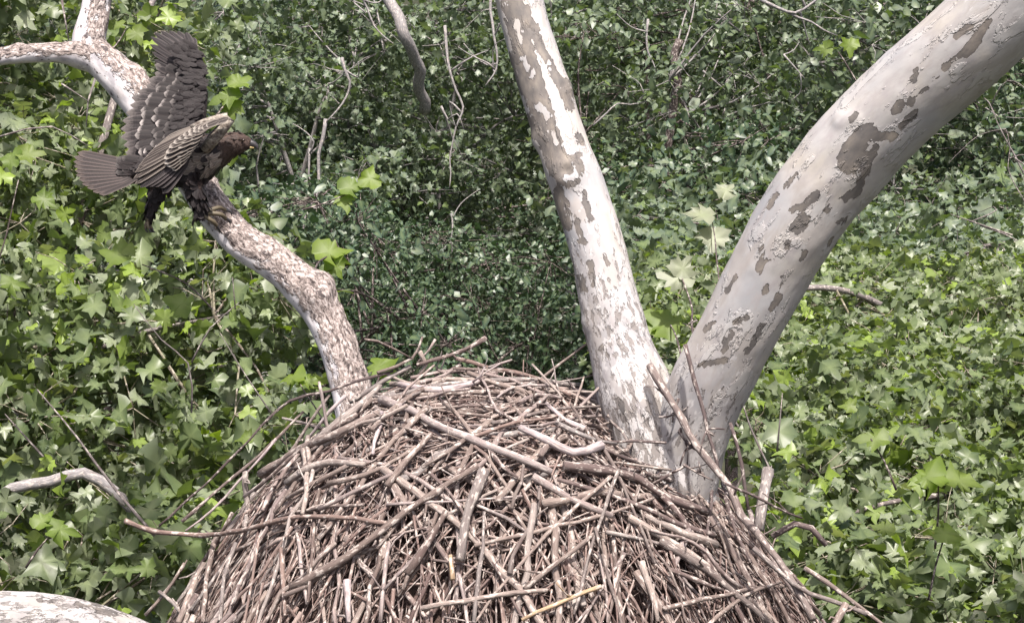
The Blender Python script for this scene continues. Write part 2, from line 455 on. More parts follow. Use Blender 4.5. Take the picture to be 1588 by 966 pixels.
limb('limb', [(1000, 930, 7.86, 130), (1025, 830, 7.80, 126), (1050, 745, 7.76, 124), (1068, 672, 7.70, 122), (1096, 605, 7.63, 119), (1134, 535, 7.56, 120), (1184, 440, 7.48, 128), (1238, 345, 7.40, 136), (1318, 240, 7.3, 142), (1408, 148, 7.18, 146), (1505, 62, 7.05, 148), (1625, -60, 6.9, 148), (1800, -260, 6.7, 140), (2000, -520, 6.5, 126)],
     76, .013, M_WHITE, nest_tree, rb, [([(1352, 222), (1344, 234)], 4.5)],
     knots=[(1303, 186, 11, .016), (1325, 185, 9, .012)], fleck=lambda px, py: np.clip((py - 480) / 150, 0, 1) * .8 - .25, seed=5)
br, _ = limb('branch', [(960, 830, 7.9, 100), (760, 780, 8.1, 92), (620, 730, 8.22, 84), (560, 660, 8.3, 74), (544, 600, 8.36, 64), (522, 530, 8.42, 60), (484, 462, 8.48, 64), (430, 410, 8.53, 58), (372, 372, 8.56, 54), (335, 330, 8.60, 56), (295, 265, 8.74, 60), (248, 195, 8.88, 66), (205, 140, 8.94, 62), (165, 100, 8.98, 56), (141, 76, 9.0, 52), (148, 20, 9.05, 42), (160, -40, 9.1, 38), (190, -160, 9.2, 34), (250, -330, 9.4, 28)],
        48, .013, M_ROUGH, nest_tree, knots=[(492, 448, 22, .06), (540, 545, 12, .01), (208, 118, 16, .02)], roughdir=(.60, -.30, .62), seed=8, bumps=.012)
limb('branch', [(172, 108, 8.98, 40), (130, 88, 8.96, 44), (90, 82, 8.90, 34), (40, 84, 8.84, 30), (-20, 90, 8.76, 29), (-140, 84, 8.6, 27), (-330, 40, 8.4, 22)],
     36, .013, M_ROUGH, nest_tree, knots=[(28, 66, 8, .02)], roughdir=(.25, -.35, .65), seed=12, bumps=.009)
limb('limb', [(620, 1190, 7.6, 150), (430, 1100, 7.2, 140), (235, 1040, 6.8, 128), (95, 990, 6.5, 132), (-60, 986, 6.2, 132), (-300, 1010, 5.9, 130), (-600, 1060, 5.6, 120)],
     56, .016, M_WHITE, nest_tree, [([(120, 935), (165, 932)], 4), ([(150, 948), (200, 950)], 4), ([(60, 930), (90, 926)], 3)], None, fleck=lambda px, py: np.full(len(px), .7), seed=15)

# ------------------------------------------------------------------ nest
NC = P(745, 640, 7.62); NZ = P(745, 612, 7.6)[2]
FK = P(1000, 740, 7.62)
def nest_h(x, y):
    dx, dy = x - NC[0], y - NC[1]
    r = np.hypot(dx / np.where(dx < 0, .96, 1.06), dy)
    w = .16
    z = NZ - .78 * w * np.log1p(np.exp((r - .42) / w)) - .12 * np.exp(-((x - FK[0]) ** 2 + (y - FK[1]) ** 2) / .26 ** 2) - .8 * np.clip(r - .80, 0, 9) ** 1.6
    return z + .05 * np.exp(-((r - .5) / .2) ** 2) - .03
def nest_n(x, y):
    e = .02
    gx = (nest_h(x + e, y) - nest_h(x - e, y)) / (2 * e); gy = (nest_h(x, y + e) - nest_h(x, y - e)) / (2 * e)
    return unit(np.stack([-gx, -gy, np.ones_like(gx)], -1))
def nest_hit(px, py):
    """nearest point of the nest surface along the view ray; falls back to closest approach"""
    d = np.linspace(5.2, 9.0, 500)
    pts = CAM + d[:, None] * (FWD + (px - 794.0) / FPX * RGT + (483.0 - py) / FPX * UPV)
    g = pts[:, 2] - nest_h(pts[:, 0], pts[:, 1])
    k = np.where(g < 0)[0]
    if len(k): return pts[k[0]], 0.0
    k = np.argmin(g); return pts[k], g[k]

nest = thing('stick_nest', 'huge cone shaped bird nest of interlaced dead sticks in the tree fork', 'nest', (NC[0], NC[1], NZ - 1.3))
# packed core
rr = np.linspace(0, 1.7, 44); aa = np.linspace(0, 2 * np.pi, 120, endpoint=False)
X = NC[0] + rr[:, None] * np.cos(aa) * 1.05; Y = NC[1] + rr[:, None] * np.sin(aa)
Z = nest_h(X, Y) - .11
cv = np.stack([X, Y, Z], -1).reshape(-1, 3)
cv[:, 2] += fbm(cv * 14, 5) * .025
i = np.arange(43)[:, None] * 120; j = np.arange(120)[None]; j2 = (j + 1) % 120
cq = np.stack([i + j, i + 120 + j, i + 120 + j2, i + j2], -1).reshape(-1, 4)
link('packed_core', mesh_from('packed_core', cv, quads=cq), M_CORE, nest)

def stick_mesh(pts, r0, r1, seg=7, step=.07, wob=.004, seed=None):
    pts = np.asarray(pts, float)
    c, r = resample(pts, np.linspace(r0, r1, len(pts)), step)
    k = rng.uniform(0, 100)
    m = np.stack([np.arange(len(c)) * .9 + k, np.full(len(c), k), np.zeros(len(c))], -1)
    for ax in range(3): c[:, ax] += vnoise(m + ax * 31.7, 2) * wob
    r = r * (1 + .22 * vnoise(m * 1.7 + 5, 4))
    tb = tube(c, r, seg, 1e3)
    v = tb['v'] + tb['n'] * (vnoise(tb['v'] * 60, 3) * .12 * tb['r'])[:, None]
    tb['v'] = v
    return tb

def stick_obj(pts, r0, r1, mat, wob=.004, name='stick', seg=7, step=.07):
    tb = stick_mesh(pts, r0, r1, seg, step, wob)
    sj = Join(); sj.add(tb['v'], tb['q'], tb['t'], straight=straight(tb), rnd=0.0)
    pts = np.asarray(pts, float)
    for _ in range(rng.choice([0, 0, 1, 2])):          # broken side spurs
        f = rng.uniform(.1, .9) * (len(pts) - 1); i0 = int(f); a0 = pts[i0] + (pts[min(i0 + 1, len(pts) - 1)] - pts[i0]) * (f - i0)
        ax = unit(pts[-1] - pts[0]); dv = unit(ax * rng.choice([-1, 1]) * .9 + rng.normal(0, .6, 3) + np.array([0, -.2, .35])); L = rng.uniform(.03, .14)
        t2 = stick_mesh([a0, a0 + dv * L * .5, a0 + dv * L + rng.normal(0, .012, 3)], min(r0, .007) * .7, min(r0, .007) * .35, 5, .04, .003)
        sj.add(t2['v'], t2['q'], t2['t'], straight=straight(t2), rnd=0.0)
    return link(name, sj.mesh(name), mat, nest)

S, T, D, W = M_STICK, M_STRAW, M_DARKSTICK, M_PALESTICK
heroes = [([(596, 636), (640, 654), (688, 680), (750, 703), (813, 726), (850, 742)], 17, S), ([(650, 580), (700, 567), (725, 556), (754, 539)], 10, S),
 ([(573, 539), (590, 541), (615, 556), (642, 569)], 5, S), ([(615, 589), (560, 605), (518, 619), (458, 633), (398, 691), (329, 760), (260, 822)], 6, D),
 ([(592, 590), (642, 569), (652, 552), (658, 536)], 6, S), ([(650, 575), (668, 556), (677, 540)], 5, S), ([(209, 815), (250, 831), (292, 836), (385, 831), (477, 811), (540, 812), (606, 820)], 11, S),
 ([(463, 917), (546, 871), (620, 815), (680, 772), (740, 733)], 15, S), ([(454, 760), (476, 744), (500, 732), (574, 730)], 15, S),
 ([(417, 746), (477, 709), (541, 681), (592, 655)], 17, S), ([(495, 700), (540, 665), (597, 612)], 16, S), ([(392, 740), (395, 780), (394, 825)], 13, S),
 ([(597, 654), (585, 714)], 9, W), ([(608, 762), (631, 729), (671, 688)], 14, S), ([(622, 612), (683, 620), (726, 613), (747, 604)], 14, W),
 ([(709, 570), (755, 585), (799, 593), (837, 603), (880, 627)], 9, S), ([(694, 592), (741, 588), (770, 595)], 9, S), ([(692, 650), (720, 642), (770, 648), (793, 665)], 6, S),
 ([(741, 584), (758, 624), (770, 650), (808, 671)], 6, S), ([(732, 691), (796, 671), (851, 662), (880, 650)], 7, S), ([(805, 679), (842, 697), (880, 714), (922, 704)], 18, W),
 ([(870, 734), (945, 744), (984, 756), (1013, 778), (1088, 806)], 17, S), ([(860, 754), (970, 788), (1030, 817), (1095, 839)], 11, S), ([(822, 750), (880, 782), (943, 810)], 14, S),
 ([(736, 854), (816, 835), (937, 806), (1005, 783)], 8, S), ([(991, 810), (1052, 838), (1098, 853)], 14, S), ([(1020, 950), (1095, 932), (1224, 912)], 9, S),
 ([(1000, 830), (1084, 863), (1102, 888), (1138, 917)], 7, S), ([(1027, 889), (1070, 906), (1110, 921)], 10, S), ([(987, 878), (1000, 920), (1012, 970)], 12, S),
 ([(808, 964), (877, 934), (926, 915)], 9, T), ([(656, 948), (720, 937), (794, 926), (846, 920)], 10, S), ([(752, 741), (739, 772), (725, 810), (714, 876)], 21, S),
 ([(750, 802), (748, 854), (739, 920), (736, 970)], 8, S), ([(835, 766), (822, 821), (794, 868), (788, 896)], 9, S), ([(810, 918), (863, 876), (921, 832)], 10, S),
 ([(601, 920), (643, 876), (678, 832)], 8, S), ([(637, 898), (670, 846), (695, 802)], 15, S), ([(595, 970), (601, 909), (610, 849)], 9, S), ([(811, 716), (805, 755), (791, 796)], 7, S),
 ([(604, 790), (698, 785), (808, 778)], 6, S), ([(449, 857), (454, 960)], 9, S), ([(371, 945), (421, 889), (463, 825)], 7, S), ([(758, 584), (793, 572)], 6, S),
 ([(840, 606), (894, 628), (952, 666)], 7, S), ([(877, 602), (905, 640), (931, 680)], 5, D), ([(700, 868), (703, 905)], 9, T), ([(547, 905), (549, 970)], 12, W),
 ([(500, 690), (455, 735), (420, 800)], 9, S), ([(520, 760), (600, 735), (650, 705)], 10, S), ([(505, 800), (570, 765), (625, 742)], 9, S), ([(660, 735), (700, 712), (725, 692)], 9, S),
 ([(755, 700), (778, 735), (800, 752)], 9, S), ([(880, 690), (930, 730), (990, 752)], 8, D), ([(950, 735), (1020, 755), (1110, 770)], 9, D), ([(905, 700), (960, 722), (1040, 745)], 8, D),
 ([(860, 670), (900, 690), (945, 700)], 9, S), ([(640, 600), (700, 590), (780, 600), (840, 625)], 8, S), ([(560, 632), (600, 606), (640, 585)], 10, S), ([(590, 625), (640, 640), (700, 655), (760, 660)], 7, S),
 ([(845, 640), (870, 665), (900, 680)], 11, W), ([(800, 640), (830, 628), (870, 632)], 9, S), ([(770, 630), (800, 615), (850, 612)], 6, S), ([(655, 607), (690, 596), (715, 580)], 8, S),
 ([(655, 560), (663, 580), (652, 600)], 10, S), ([(480, 700), (520, 650), (545, 625)], 8, W), ([(455, 720), (490, 665), (520, 625)], 7, S), ([(295, 815), (360, 760), (430, 700), (480, 650)], 7, S),
 ([(300, 830), (340, 800), (400, 735), (440, 690)], 6, W), ([(1150, 800), (1170, 850), (1215, 920), (1260, 966)], 9, S), ([(1110, 760), (1130, 830), (1150, 880)], 9, D), ([(1095, 740), (1093, 800), (1085, 850)], 8, D),
 ([(240, 960), (280, 910), (300, 880)], 8, S), ([(262, 925), (290, 950), (300, 975)], 9, S), ([(330, 970), (335, 900), (350, 840)], 11, S), ([(355, 968), (362, 900), (380, 850)], 10, S)]
for pl, t, mt in heroes:
    pts = []
    for n_, (a, b) in enumerate(pl):
        p, g = nest_hit(a, b)
        nn = nest_n(p[0:1], p[1:2])[0]
        pts.append(p + nn * (.035 + .25 * t * 7.2 / FPX))
    r = .40 * t * 7.3 / FPX
    flip = rng.random() < .5
    stick_obj(pts, r * (1.1 if flip else .8), r * (.8 if flip else 1.1), mt, .005)
MOT = mat_stick('mottled_stick', [(0, (.20, .165, .15)), (1, (.24, .20, .185))])
for n_ in range(9):            # bits caught in the crotch
    f = rng.uniform(0, 1); q0 = P(1030 + 50 * f + rng.normal(0, 8), 606 + 130 * f, 7.55 - .2 * f)
    dv = unit(np.array([rng.normal(.3, .5), -.15, rng.normal(-.5, .5)])); L = rng.uniform(.05, .16)
    stick_obj([q0 - dv * L * .5, q0 + rng.normal(0, .008, 3), q0 + dv * L * .5], rng.uniform(.003, .007), .003, MOT if n_ % 2 else D, .006, step=.03)
# sticks that stand clear of the mound, against the trunk and at its right edge
for pl, t, mt in [([(1005, 565, 7.58), (1045, 632, 7.46), (1080, 690, 7.36), (1127, 752, 7.26), (1149, 799, 7.18), (1188, 842, 7.1), (1224, 895, 7.0), (1262, 960, 6.9)], 12, MOT),
                  ([(1062, 535, 7.44), (1085, 620, 7.38), (1105, 690, 7.34), (1114, 735, 7.32)], 7, D), ([(1192, 728, 7.5), (1184, 770, 7.42), (1176, 822, 7.35)], 18, S),
                  ([(1134, 656, 7.25), (1150, 720, 7.22), (1160, 790, 7.2)], 6, D), ([(1195, 831, 7.2), (1231, 810, 7.2), (1260, 818, 7.2), (1282, 842, 7.2)], 10, D),
                  ([(1120, 748, 7.0), (1202, 786, 7.1), (1242, 802, 7.2)], 4, D), ([(931, 684, 7.5), (985, 686, 7.46), (1034, 686, 7.44)], 5, D), ([(1095, 668, 7.35), (1108, 676, 7.35)], 5, D),
                  ([(1010, 752, 7.4), (1040, 734, 7.4), (1062, 722, 7.4)], 5, D), ([(1170, 850, 7.0), (1230, 905, 6.95), (1345, 950, 6.9)], 8, S), ([(1250, 880, 7.0), (1310, 925, 6.95), (1390, 985, 6.9)], 7, S), ([(1290, 975, 6.8), (1312, 935, 6.85)], 12, S)]:
    stick_obj([P(*q) for q in pl], .55 * t * 7.1 / FPX, .45 * t * 7.1 / FPX, mt, .008)

def rand_stick(front, big):
    """a stick lying on the mound: mostly down the slope, some across"""
    while True:
        a = rng.uniform(0, 2 * np.pi); r = math.sqrt(rng.uniform(.0, 1.0)) * 1.30
        if front and math.sin(a) > .25 and r > .6: continue
        break
    p = np.array([NC[0] + 1.05 * r * math.cos(a), NC[1] + r * math.sin(a)])
    rad = np.array([math.cos(a), math.sin(a)]); tan = np.array([-rad[1], rad[0]])
    if r < .6: th = rng.uniform(0, np.pi) if rng.random() < .4 else np.pi / 2 + rng.normal(0, .5)
    else: th = rng.normal(-.12 * np.sign(rad[0]), .55) if rng.random() < .64 else rng.uniform(-1.5, 1.5)
    dr = rad * math.cos(th) + tan * math.sin(th)
    return p, dr, r

def stick_pts(p, dr, L, off, n=4, lift=.3):
    ts = np.linspace(-.5, .5, n) * L
    q = p + dr * ts[:, None]
    z = nest_h(q[:, 0], q[:, 1])
    zl = z.mean() + (np.polyfit(ts, z, 1)[0] * ts)           # straight chord
    z2 = np.maximum(zl * (1 - lift) + z * lift, z - .02)
    pts = np.stack([q[:, 0], q[:, 1], z2], -1)
    return pts + nest_n(q[:, 0], q[:, 1]) * off

for n_ in range(205):
    p, dr, r = rand_stick(True, True)
    L = (rng.uniform(.25, .75) if rng.random() < .7 else rng.uniform(.6, 1.0)) * (1 if r < .9 else .75); rad = np.clip(rng.lognormal(math.log(.0098), .36), .006, .018)
    pts = stick_pts(p, dr, L, rng.uniform(-.02, .05), 4, rng.uniform(.35, .9))
    pts[:, 2] += np.linspace(-1, 1, 4) * rng.normal(0, .02)
    stick_obj(pts, rad, rad * rng.uniform(.5, .9), M_STICK, rng.choice([.006, .012, .02]), seg=6, step=.09)
for n_ in range(26):            # loose ends standing out along the rim
    a = rng.uniform(-.3, np.pi + .3); r = rng.uniform(.35, .75)
    p0 = np.array([NC[0] + r * math.cos(a), NC[1] + r * math.sin(a)]); z0 = float(nest_h(p0[0:1], p0[1:2])[0])
    d_ = unit(np.array([rng.normal(0, 1), rng.normal(0, .6), abs(rng.normal(0, .35)) + .05])); L = rng.uniform(.18, .5)
    b0 = np.array([p0[0], p0[1], z0 + .0]); rad = rng.uniform(.004, .011)
    stick_obj([b0 - d_ * L * .4, b0 + d_ * L * .1 + [0, 0, .02], b0 + d_ * L * .6 + [0, 0, .02]], rad, rad * .6, M_STICK, .012, seg=6, step=.07)
jn = Join()
for n_ in range(3500):
    p, dr, r = rand_stick(rng.random() < .85, False)
    L = rng.uniform(.07, .36); rad = np.clip(rng.lognormal(math.log(.0046), .36), .0022, .009)
    pts = stick_pts(p, dr, L, rng.uniform(-.10, .02), 3, .85)
    pts[:, 2] += rng.normal(0, .008, len(pts))
    tb = stick_mesh(pts, rad, rad * .7, 5, .08, .004)
    jn.add(tb['v'], tb['q'], tb['t'], straight=straight(tb), rnd=float(rng.random()))
for n_ in range(1300):          # hair-thin bits and bark shreds
    p, dr, r = rand_stick(True, False)
    L = rng.uniform(.05, .22); rad = rng.uniform(.0011, .0022)
    pts = stick_pts(p, dr, L, rng.uniform(-.03, .03), 3, .8)
    pts += rng.normal(0, .014, pts.shape)
    tb = tube(pts, [rad, rad, rad * .6], 3, .05, cap=False)
    jn.add(tb['v'], tb['q'], straight=straight(tb), rnd=float(rng.random()))
tw = link('small_twigs', jn.mesh('small_twigs'), M_TWIG, nest); tw['kind'] = 'stuff'

# ------------------------------------------------------------------ leaves
def leaf_template(kind):
    if kind == 'sycamore':     # broad, five shallow pointed lobes
        o = [(0, 0), (.12, -.07), (.30, -.02), (.50, .10), (.40, .22), (.56, .46), (.36, .46), (.34, .62), (.17, .58), (.12, .80), (0, 1.0)]
    elif kind == 'maple':
        o = [(0, 0), (.25, .02), (.48, .22), (.30, .42), (.38, .66), (.14, .66), (0, 1.0)]
    else:                      # small ovate leaf
        o = [(0, 0), (.27, .25), (.26, .60), (0, 1.0)]
    L = [(x, y, abs(x) * .34 - .22 * y * y - .9 * x * x * (y > .3)) for x, y in o]
    n = len(L)
    v = L + [(-x, y, z) for (x, y, z) in L[1:-1]]
    mids = [(0, .38, -.02)]
    v = v + mids; c = len(v) - 1
    t = []
    for i in range(n - 1): t.append((c, i, i + 1))
    lf = [0] + list(range(n, n + n - 2)) + [n - 1]
    for i in range(n - 1): t.append((c, lf[i + 1], lf[i]))
    v = np.array(v, float); v[:, 1] -= .4
    vein = np.zeros(len(v)); vein[c] = 1; vein[0] = .8
    return v, np.array(t), vein
LT = {k: leaf_template(k) for k in ('sycamore', 'maple', 'ovate')}

def leaf_frames(n, outward, up=.7, rand=.75, out=.35):
    N = unit(np.array([0, 0, 1.0]) * up * .7 + rng.normal(0, 1, (n, 3)) * rand * .72 + outward * out)
    t = rng.normal(0, 1, (n, 3)) + outward * .6 + np.array([0, 0, -.5])
    T = unit(t - N * (t * N).sum(1)[:, None]); B = np.cross(T, N)
    return N, T, B

def leaf_mesh(kind, p, N, T, B, size):
    v, t, vein = LT[kind]; K = len(v)
    cur = rng.uniform(.3, 1.7, (len(p), 1, 1))
    V = p[:, None] + size[:, None, None] * (v[None, :, 0:1] * B[:, None] + v[None, :, 1:2] * T[:, None] + cur * v[None, :, 2:3] * N[:, None])
    jit = rng.normal(0, .045, V.shape); jit[:, -1] = 0
    V = V + jit * size[:, None, None]
    tt = (t[None] + (np.arange(len(p)) * K)[:, None, None]).reshape(-1, 3)
    return V.reshape(-1, 3), tt, np.tile(vein, len(p))

leaf_variants = {}
def leaf_objs(kind, p, N, T, B, size, mat, parent, name='leaf'):
    """each leaf an object of its own; alike leaves share mesh data"""
    key = (kind, mat.name)
    if key not in leaf_variants:
        v, t, vein = LT[kind]; ms = []
        for k in range(10):
            w = v.copy(); w[:, 2] *= rng.uniform(-.4, 2.0); w[:, 0] *= rng.uniform(.8, 1.1); w[:, 2] += rng.normal(0, .5) * w[:, 0] * w[:, 1] + rng.normal(0, .4) * w[:, 0] ** 2
            w[:, 0] += rng.normal(0, .15) * w[:, 1] ** 2; w += rng.normal(0, .04, w.shape)
            me = mesh_from('leaf', w, tris=t, attrs=dict(vein=vein, rnd=np.zeros(len(w))), smooth=True); me.materials.append(mat); ms.append(me)
        leaf_variants[key] = ms
    off = Vector(parent.location)
    for i in range(len(p)):
        o = bpy.data.objects.new(name, leaf_variants[key][rng.integers(10)])
        COL.objects.link(o); o.parent = parent
        s = float(size[i])
        o.matrix_local = Matrix(((B[i][0] * s, T[i][0] * s, N[i][0] * s, p[i][0] - off[0]), (B[i][1] * s, T[i][1] * s, N[i][1] * s, p[i][1] - off[1]),
                                 (B[i][2] * s, T[i][2] * s, N[i][2] * s, p[i][2] - off[2]), (0, 0, 0, 1)))

def in_frame(p, m=0):
    px, py, d = proj(p)
    return (px > -m) & (px < 1588 + m) & (py > -m) & (py < 966 + m) & (d > 1)

def bark_tube(pts, rad, seg, step, wob=.0):
    c = np.asarray(pts, float)
    if wob:
        c, r = resample(c, rad, step * 2)
        k = rng.uniform(0, 99); q = np.stack([np.arange(len(c)) * .7 + k, np.full(len(c), k), np.zeros(len(c))], -1)
        for ax in range(3): c[1:, ax] += vnoise(q[1:] + ax * 17.3, 7) * wob
        rad = r
    return tube(c, rad, seg, step)

def tree(name, label, base_xy, clumps, crad, leaves, kind, lsize, leafmat, barkmat, trunk_r=.2, n_limb=5, single=0, group=None, up=.7, extra=(), twig_r=.008, flat=1.0, top=None, twigmat=None):
    """clumps: Mx3 centres; crad: radius of a clump; leaves: leaves per clump"""
    clumps = np.asarray(clumps); M = len(clumps)
    crad = np.broadcast_to(np.asarray(crad, float), (M,)).copy()
    cen = clumps.mean(0)
    if base_xy is None: base_xy = cen[:2]
    root = thing(name, label, 'tree', (base_xy[0], base_xy[1], 0), group)
    ztop = np.percentile(clumps[:, 2], 30) - .3 if top is None else top
    zlo = clumps[:, 2].min()
    tp = [np.array([base_xy[0], base_xy[1], -.3]), np.array([base_xy[0] + .15, base_xy[1], zlo * .5]), np.array([(base_xy[0] + cen[0]) / 2, (base_xy[1] + cen[1]) / 2, zlo]), np.array([cen[0], cen[1], ztop])]
    tb = bark_tube(tp, [trunk_r, trunk_r * .8, trunk_r * .65, trunk_r * .12], 12, .4)
    link('trunk', mesh_from('trunk', tb['v'], quads=tb['q'], tris=tb['t'], attrs=dict(straight=straight(tb), rnd=np.zeros(len(tb['v'])))), barkmat, root)
    axis, _ = resample(tp, [1] * 4, .3); axis = axis[axis[:, 2] > zlo - 2.5]
    # limbs to spread out clumps
    ends = [int(np.argmax(((clumps - cen) ** 2).sum(1)))]
    while len(ends) < min(n_limb, M):
        dmin = np.min([((clumps - clumps[e]) ** 2).sum(1) for e in ends], axis=0); ends.append(int(np.argmax(dmin)))
    nodes = [axis]
    for e in ends:
        c = clumps[e]; hd = np.linalg.norm(c[:2] - cen[:2])
        s = axis[np.argmin(np.abs(axis[:, 2] - (c[2] - .6 * hd)))]
        m = (s + c) / 2 + np.array([0, 0, .12 * hd]) + rng.normal(0, .12 * hd + .02, 3)
        L = np.linalg.norm(c - s)
        tb = bark_tube([s, m, c], [min(trunk_r * .4, .008 * L + .015), .005 * L + .008, .006], 7, .2, .03)
        link('limb', mesh_from('limb', tb['v'], quads=tb['q'], tris=tb['t'], attrs=dict(straight=straight(tb), rnd=np.zeros(len(tb['v'])))), barkmat, root)
        nodes.append(resample([s, m, c], [1, 1, 1], .2)[0])
    for pl, t in extra:            # branches the photograph shows singly
        q = [P(*a) for a in pl]; dd = pl[0][2]
        tb = bark_tube(q, np.linspace(.42, .42 if t > 15 else .16, len(q)) * t * dd / FPX, 7, .12, .022 * dd / 10)
        bjn = Join(); bjn.add(tb['v'], tb['q'], tb['t'], straight=straight(tb), rnd=0.0)
        if t < 15 and dd > 15:
            cc_, _ = resample(q, [1] * len(q), .1)
            for _k in range(rng.integers(1, 4)):      # side twigs
                a0 = cc_[rng.integers(len(cc_))]; dv = unit(rng.normal(0, 1, 3) * np.array([1, .5, 1])); Lt = rng.uniform(.25, .9)
                mid = a0 + dv * Lt * .5 + rng.normal(0, .08, 3); e0 = a0 + dv * Lt + rng.normal(0, .14, 3)
                t2 = bark_tube([a0, mid, e0], np.array([.3, .22, .1]) * t * dd / FPX, 5, .1, .03)
                bjn.add(t2['v'], t2['q'], t2['t'], straight=straight(t2), rnd=0.0)
        link('branch', bjn.mesh('branch'), barkmat, root); continue
        link('branch', mesh_from('branch', tb['v'], quads=tb['q'], tris=tb['t'], attrs=dict(straight=straight(tb), rnd=np.zeros(len(tb['v'])))), barkmat, root)
    nodes = np.vstack(nodes)
    tj = Join(); P_, O_, R_ = [], [], []
    for ci in range(M):
        c = clumps[ci]
        k = np.argmin(((nodes - c) ** 2).sum(1) + 2.0 * np.maximum(0, nodes[:, 2] - c[2]) ** 2); s = nodes[k]
        if np.linalg.norm(c - s) > .15:
            tb = bark_tube([s, (s + c) / 2 + rng.normal(0, .08, 3), c], [twig_r * 1.6, twig_r * 1.2, twig_r * .6], 4, .3)
            tj.add(tb['v'], tb['q'], tb['t'], straight=straight(tb), rnd=float(rng.random()))
        n = int(leaves * rng.uniform(.7, 1.3) * (crad[ci] / crad.mean()) ** 2)
        d = unit(rng.normal(0, 1, (n, 3))); rr = crad[ci] * rng.uniform(.25, 1, n) ** .5
        # uneven clump: lobed radius
        rr *= 1 + .35 * vnoise(d * 2.2 + ci * 7.7, 3)
        pos = c + d * rr[:, None] * np.array([1.15, 1.15, .75 * flat])
        P_.append(pos); O_.append(d)
        for q in range(max(1, n // (7 if twigmat else 14))):      # twiglets inside the clump
            e = pos[rng.integers(n)]
            tb = tube([c, (c + e) / 2 + rng.normal(0, .03, 3), e], [twig_r * .6, twig_r * .5, twig_r * .3], 3, .5, cap=False)
            tj.add(tb['v'], tb['q'], straight=straight(tb), rnd=float(rng.random()))
    if tj.n:
        o = link('twigs', tj.mesh('twigs'), twigmat or barkmat, root); o['kind'] = 'stuff'
    p = np.vstack(P_); od = np.vstack(O_); n = len(p)
    N, T, B = leaf_frames(n, od, up)
    size = lsize * np.clip(rng.lognormal(-.06, .34, n), .4, 2.0)
    m = np.ones(n, bool)
    if single:
        _, _, dd = proj(p); vis = in_frame(p); key = np.where(vis, size / dd, 0)
        # take the ones showing largest, not buried: nearest along their direction
        idx = np.argsort(-key)[:single]; m[idx] = False
        leaf_objs(kind, p[idx], N[idx], T[idx], B[idx], size[idx], leafmat, root)
    V, t, vein = leaf_mesh(kind, p[m], N[m], T[m], B[m], size[m])
    K = len(LT[kind][0])
    o = link('crown', mesh_from('crown', V, tris=t, attrs=dict(vein=vein, rnd=np.repeat(rng.random(m.sum()), K)), smooth=True), leafmat, root)
    o['kind'] = 'stuff'
    return root

def region(n, poly, dfun, jit, keep=None):
    """points inside a pixel polygon, pushed to a depth: gives crown positions in the world"""
    poly = np.asarray(poly, float); out = []
    lo, hi = poly.min(0), poly.max(0)
    while len(out) < n:
        x, y = rng.uniform(lo[0], hi[0]), rng.uniform(lo[1], hi[1])
        ins = False; k = len(poly) - 1
        for i in range(len(poly)):
            if (poly[i][1] > y) != (poly[k][1] > y) and x < (poly[k][0] - poly[i][0]) * (y - poly[i][1]) / (poly[k][1] - poly[i][1]) + poly[i][0]: ins = not ins
            k = i
        if ins: out.append(P(x, y, dfun(x, y) + rng.uniform(*jit)))
    return np.array(out)

lerp = lambda a, b, t: a + (b - a) * min(max(t, 0), 1)
# --- near trees with big leaves
near_left = region(185, [(-260, -120), (300, -120), (330, 60), (215, 120), (330, 330), (420, 430), (500, 560), (470, 660), (380, 760), (320, 860), (200, 1000), (-260, 1100)], lambda x, y: lerp(14.5, 10.2, y / 900), (0, 2.6))
tree('left_sycamore', 'leafy sycamore with large pale green leaves filling the left behind the bird', (-3.8, 13.5), near_left, .46, 54, 'sycamore', .132, M_LEAF, M_LIMBG, .09, 6, single=290, twigmat=M_PET, twig_r=.007, up=.65,
     extra=[([(149, 118, 9.6), (133, 157, 9.6), (133, 195, 9.6)], 5), ([(95, 130, 9.6), (133, 158, 9.6)], 4), ([(0, 212, 10), (80, 200, 10), (135, 228, 10)], 4), ([(94, -10, 10), (110, 64, 10)], 5),
            ([(297, 640, 10), (291, 562, 10), (249, 526, 10), (212, 471, 10)], 4), ([(297, 562, 10), (322, 507, 10), (370, 471, 10)], 4), ([(240, 830, 9.8), (182, 768, 9.8), (121, 677, 9.8), (58, 607, 9.8)], 7), ([(67, 708, 9.8), (9, 641, 9.8)], 5),
            ([(420, 640, 10), (370, 560, 10), (345, 520, 10)], 3), ([(365, 480, 10), (355, 430, 10)], 3)])
right_near = region(125, [(1130, 640), (1300, 560), (1750, 540), (1780, 1080), (1330, 1080), (1230, 940), (1180, 800)], lambda x, y: lerp(13.5, 8.9, (y - 540) / 420), (0, 1.8))
tree('right_sycamore', 'sycamore with the biggest bright leaves at lower right, beside the nest', (3.6, 12.0), right_near, .42, 62, 'sycamore', .108, M_LEAF, M_LIMBG, .10, 5, single=290, twigmat=M_PET, twig_r=.006, up=.95,
     extra=[([(1200, 740, 9.5), (1165, 660, 9.5), (1150, 600, 9.5)], 5), ([(1205, 700, 9.6), (1215, 610, 9.6)], 4)])
right_mid = region(140, [(1000, 440), (1080, 420), (1250, 420), (1780, 400), (1780, 640), (1300, 660), (1120, 660), (1010, 560)], lambda x, y: lerp(19, 13.5, (y - 400) / 240), (0, 2.2))
tree('canopy_tree', 'grey green broadleaf canopy in the middle right, behind the leaning white limb', (4.5, 17.5), right_mid, .50, 78, 'sycamore', .108, M_LEAF, M_LIMBG, .10, 5, single=270, twigmat=M_PET, twig_r=.008, up=1.0)
right_far = region(95, [(960, 300), (1150, 240), (1300, 300), (1780, 270), (1780, 430), (1200, 450), (1000, 470)], lambda x, y: lerp(27, 19.5, (y - 260) / 190), (0, 3))
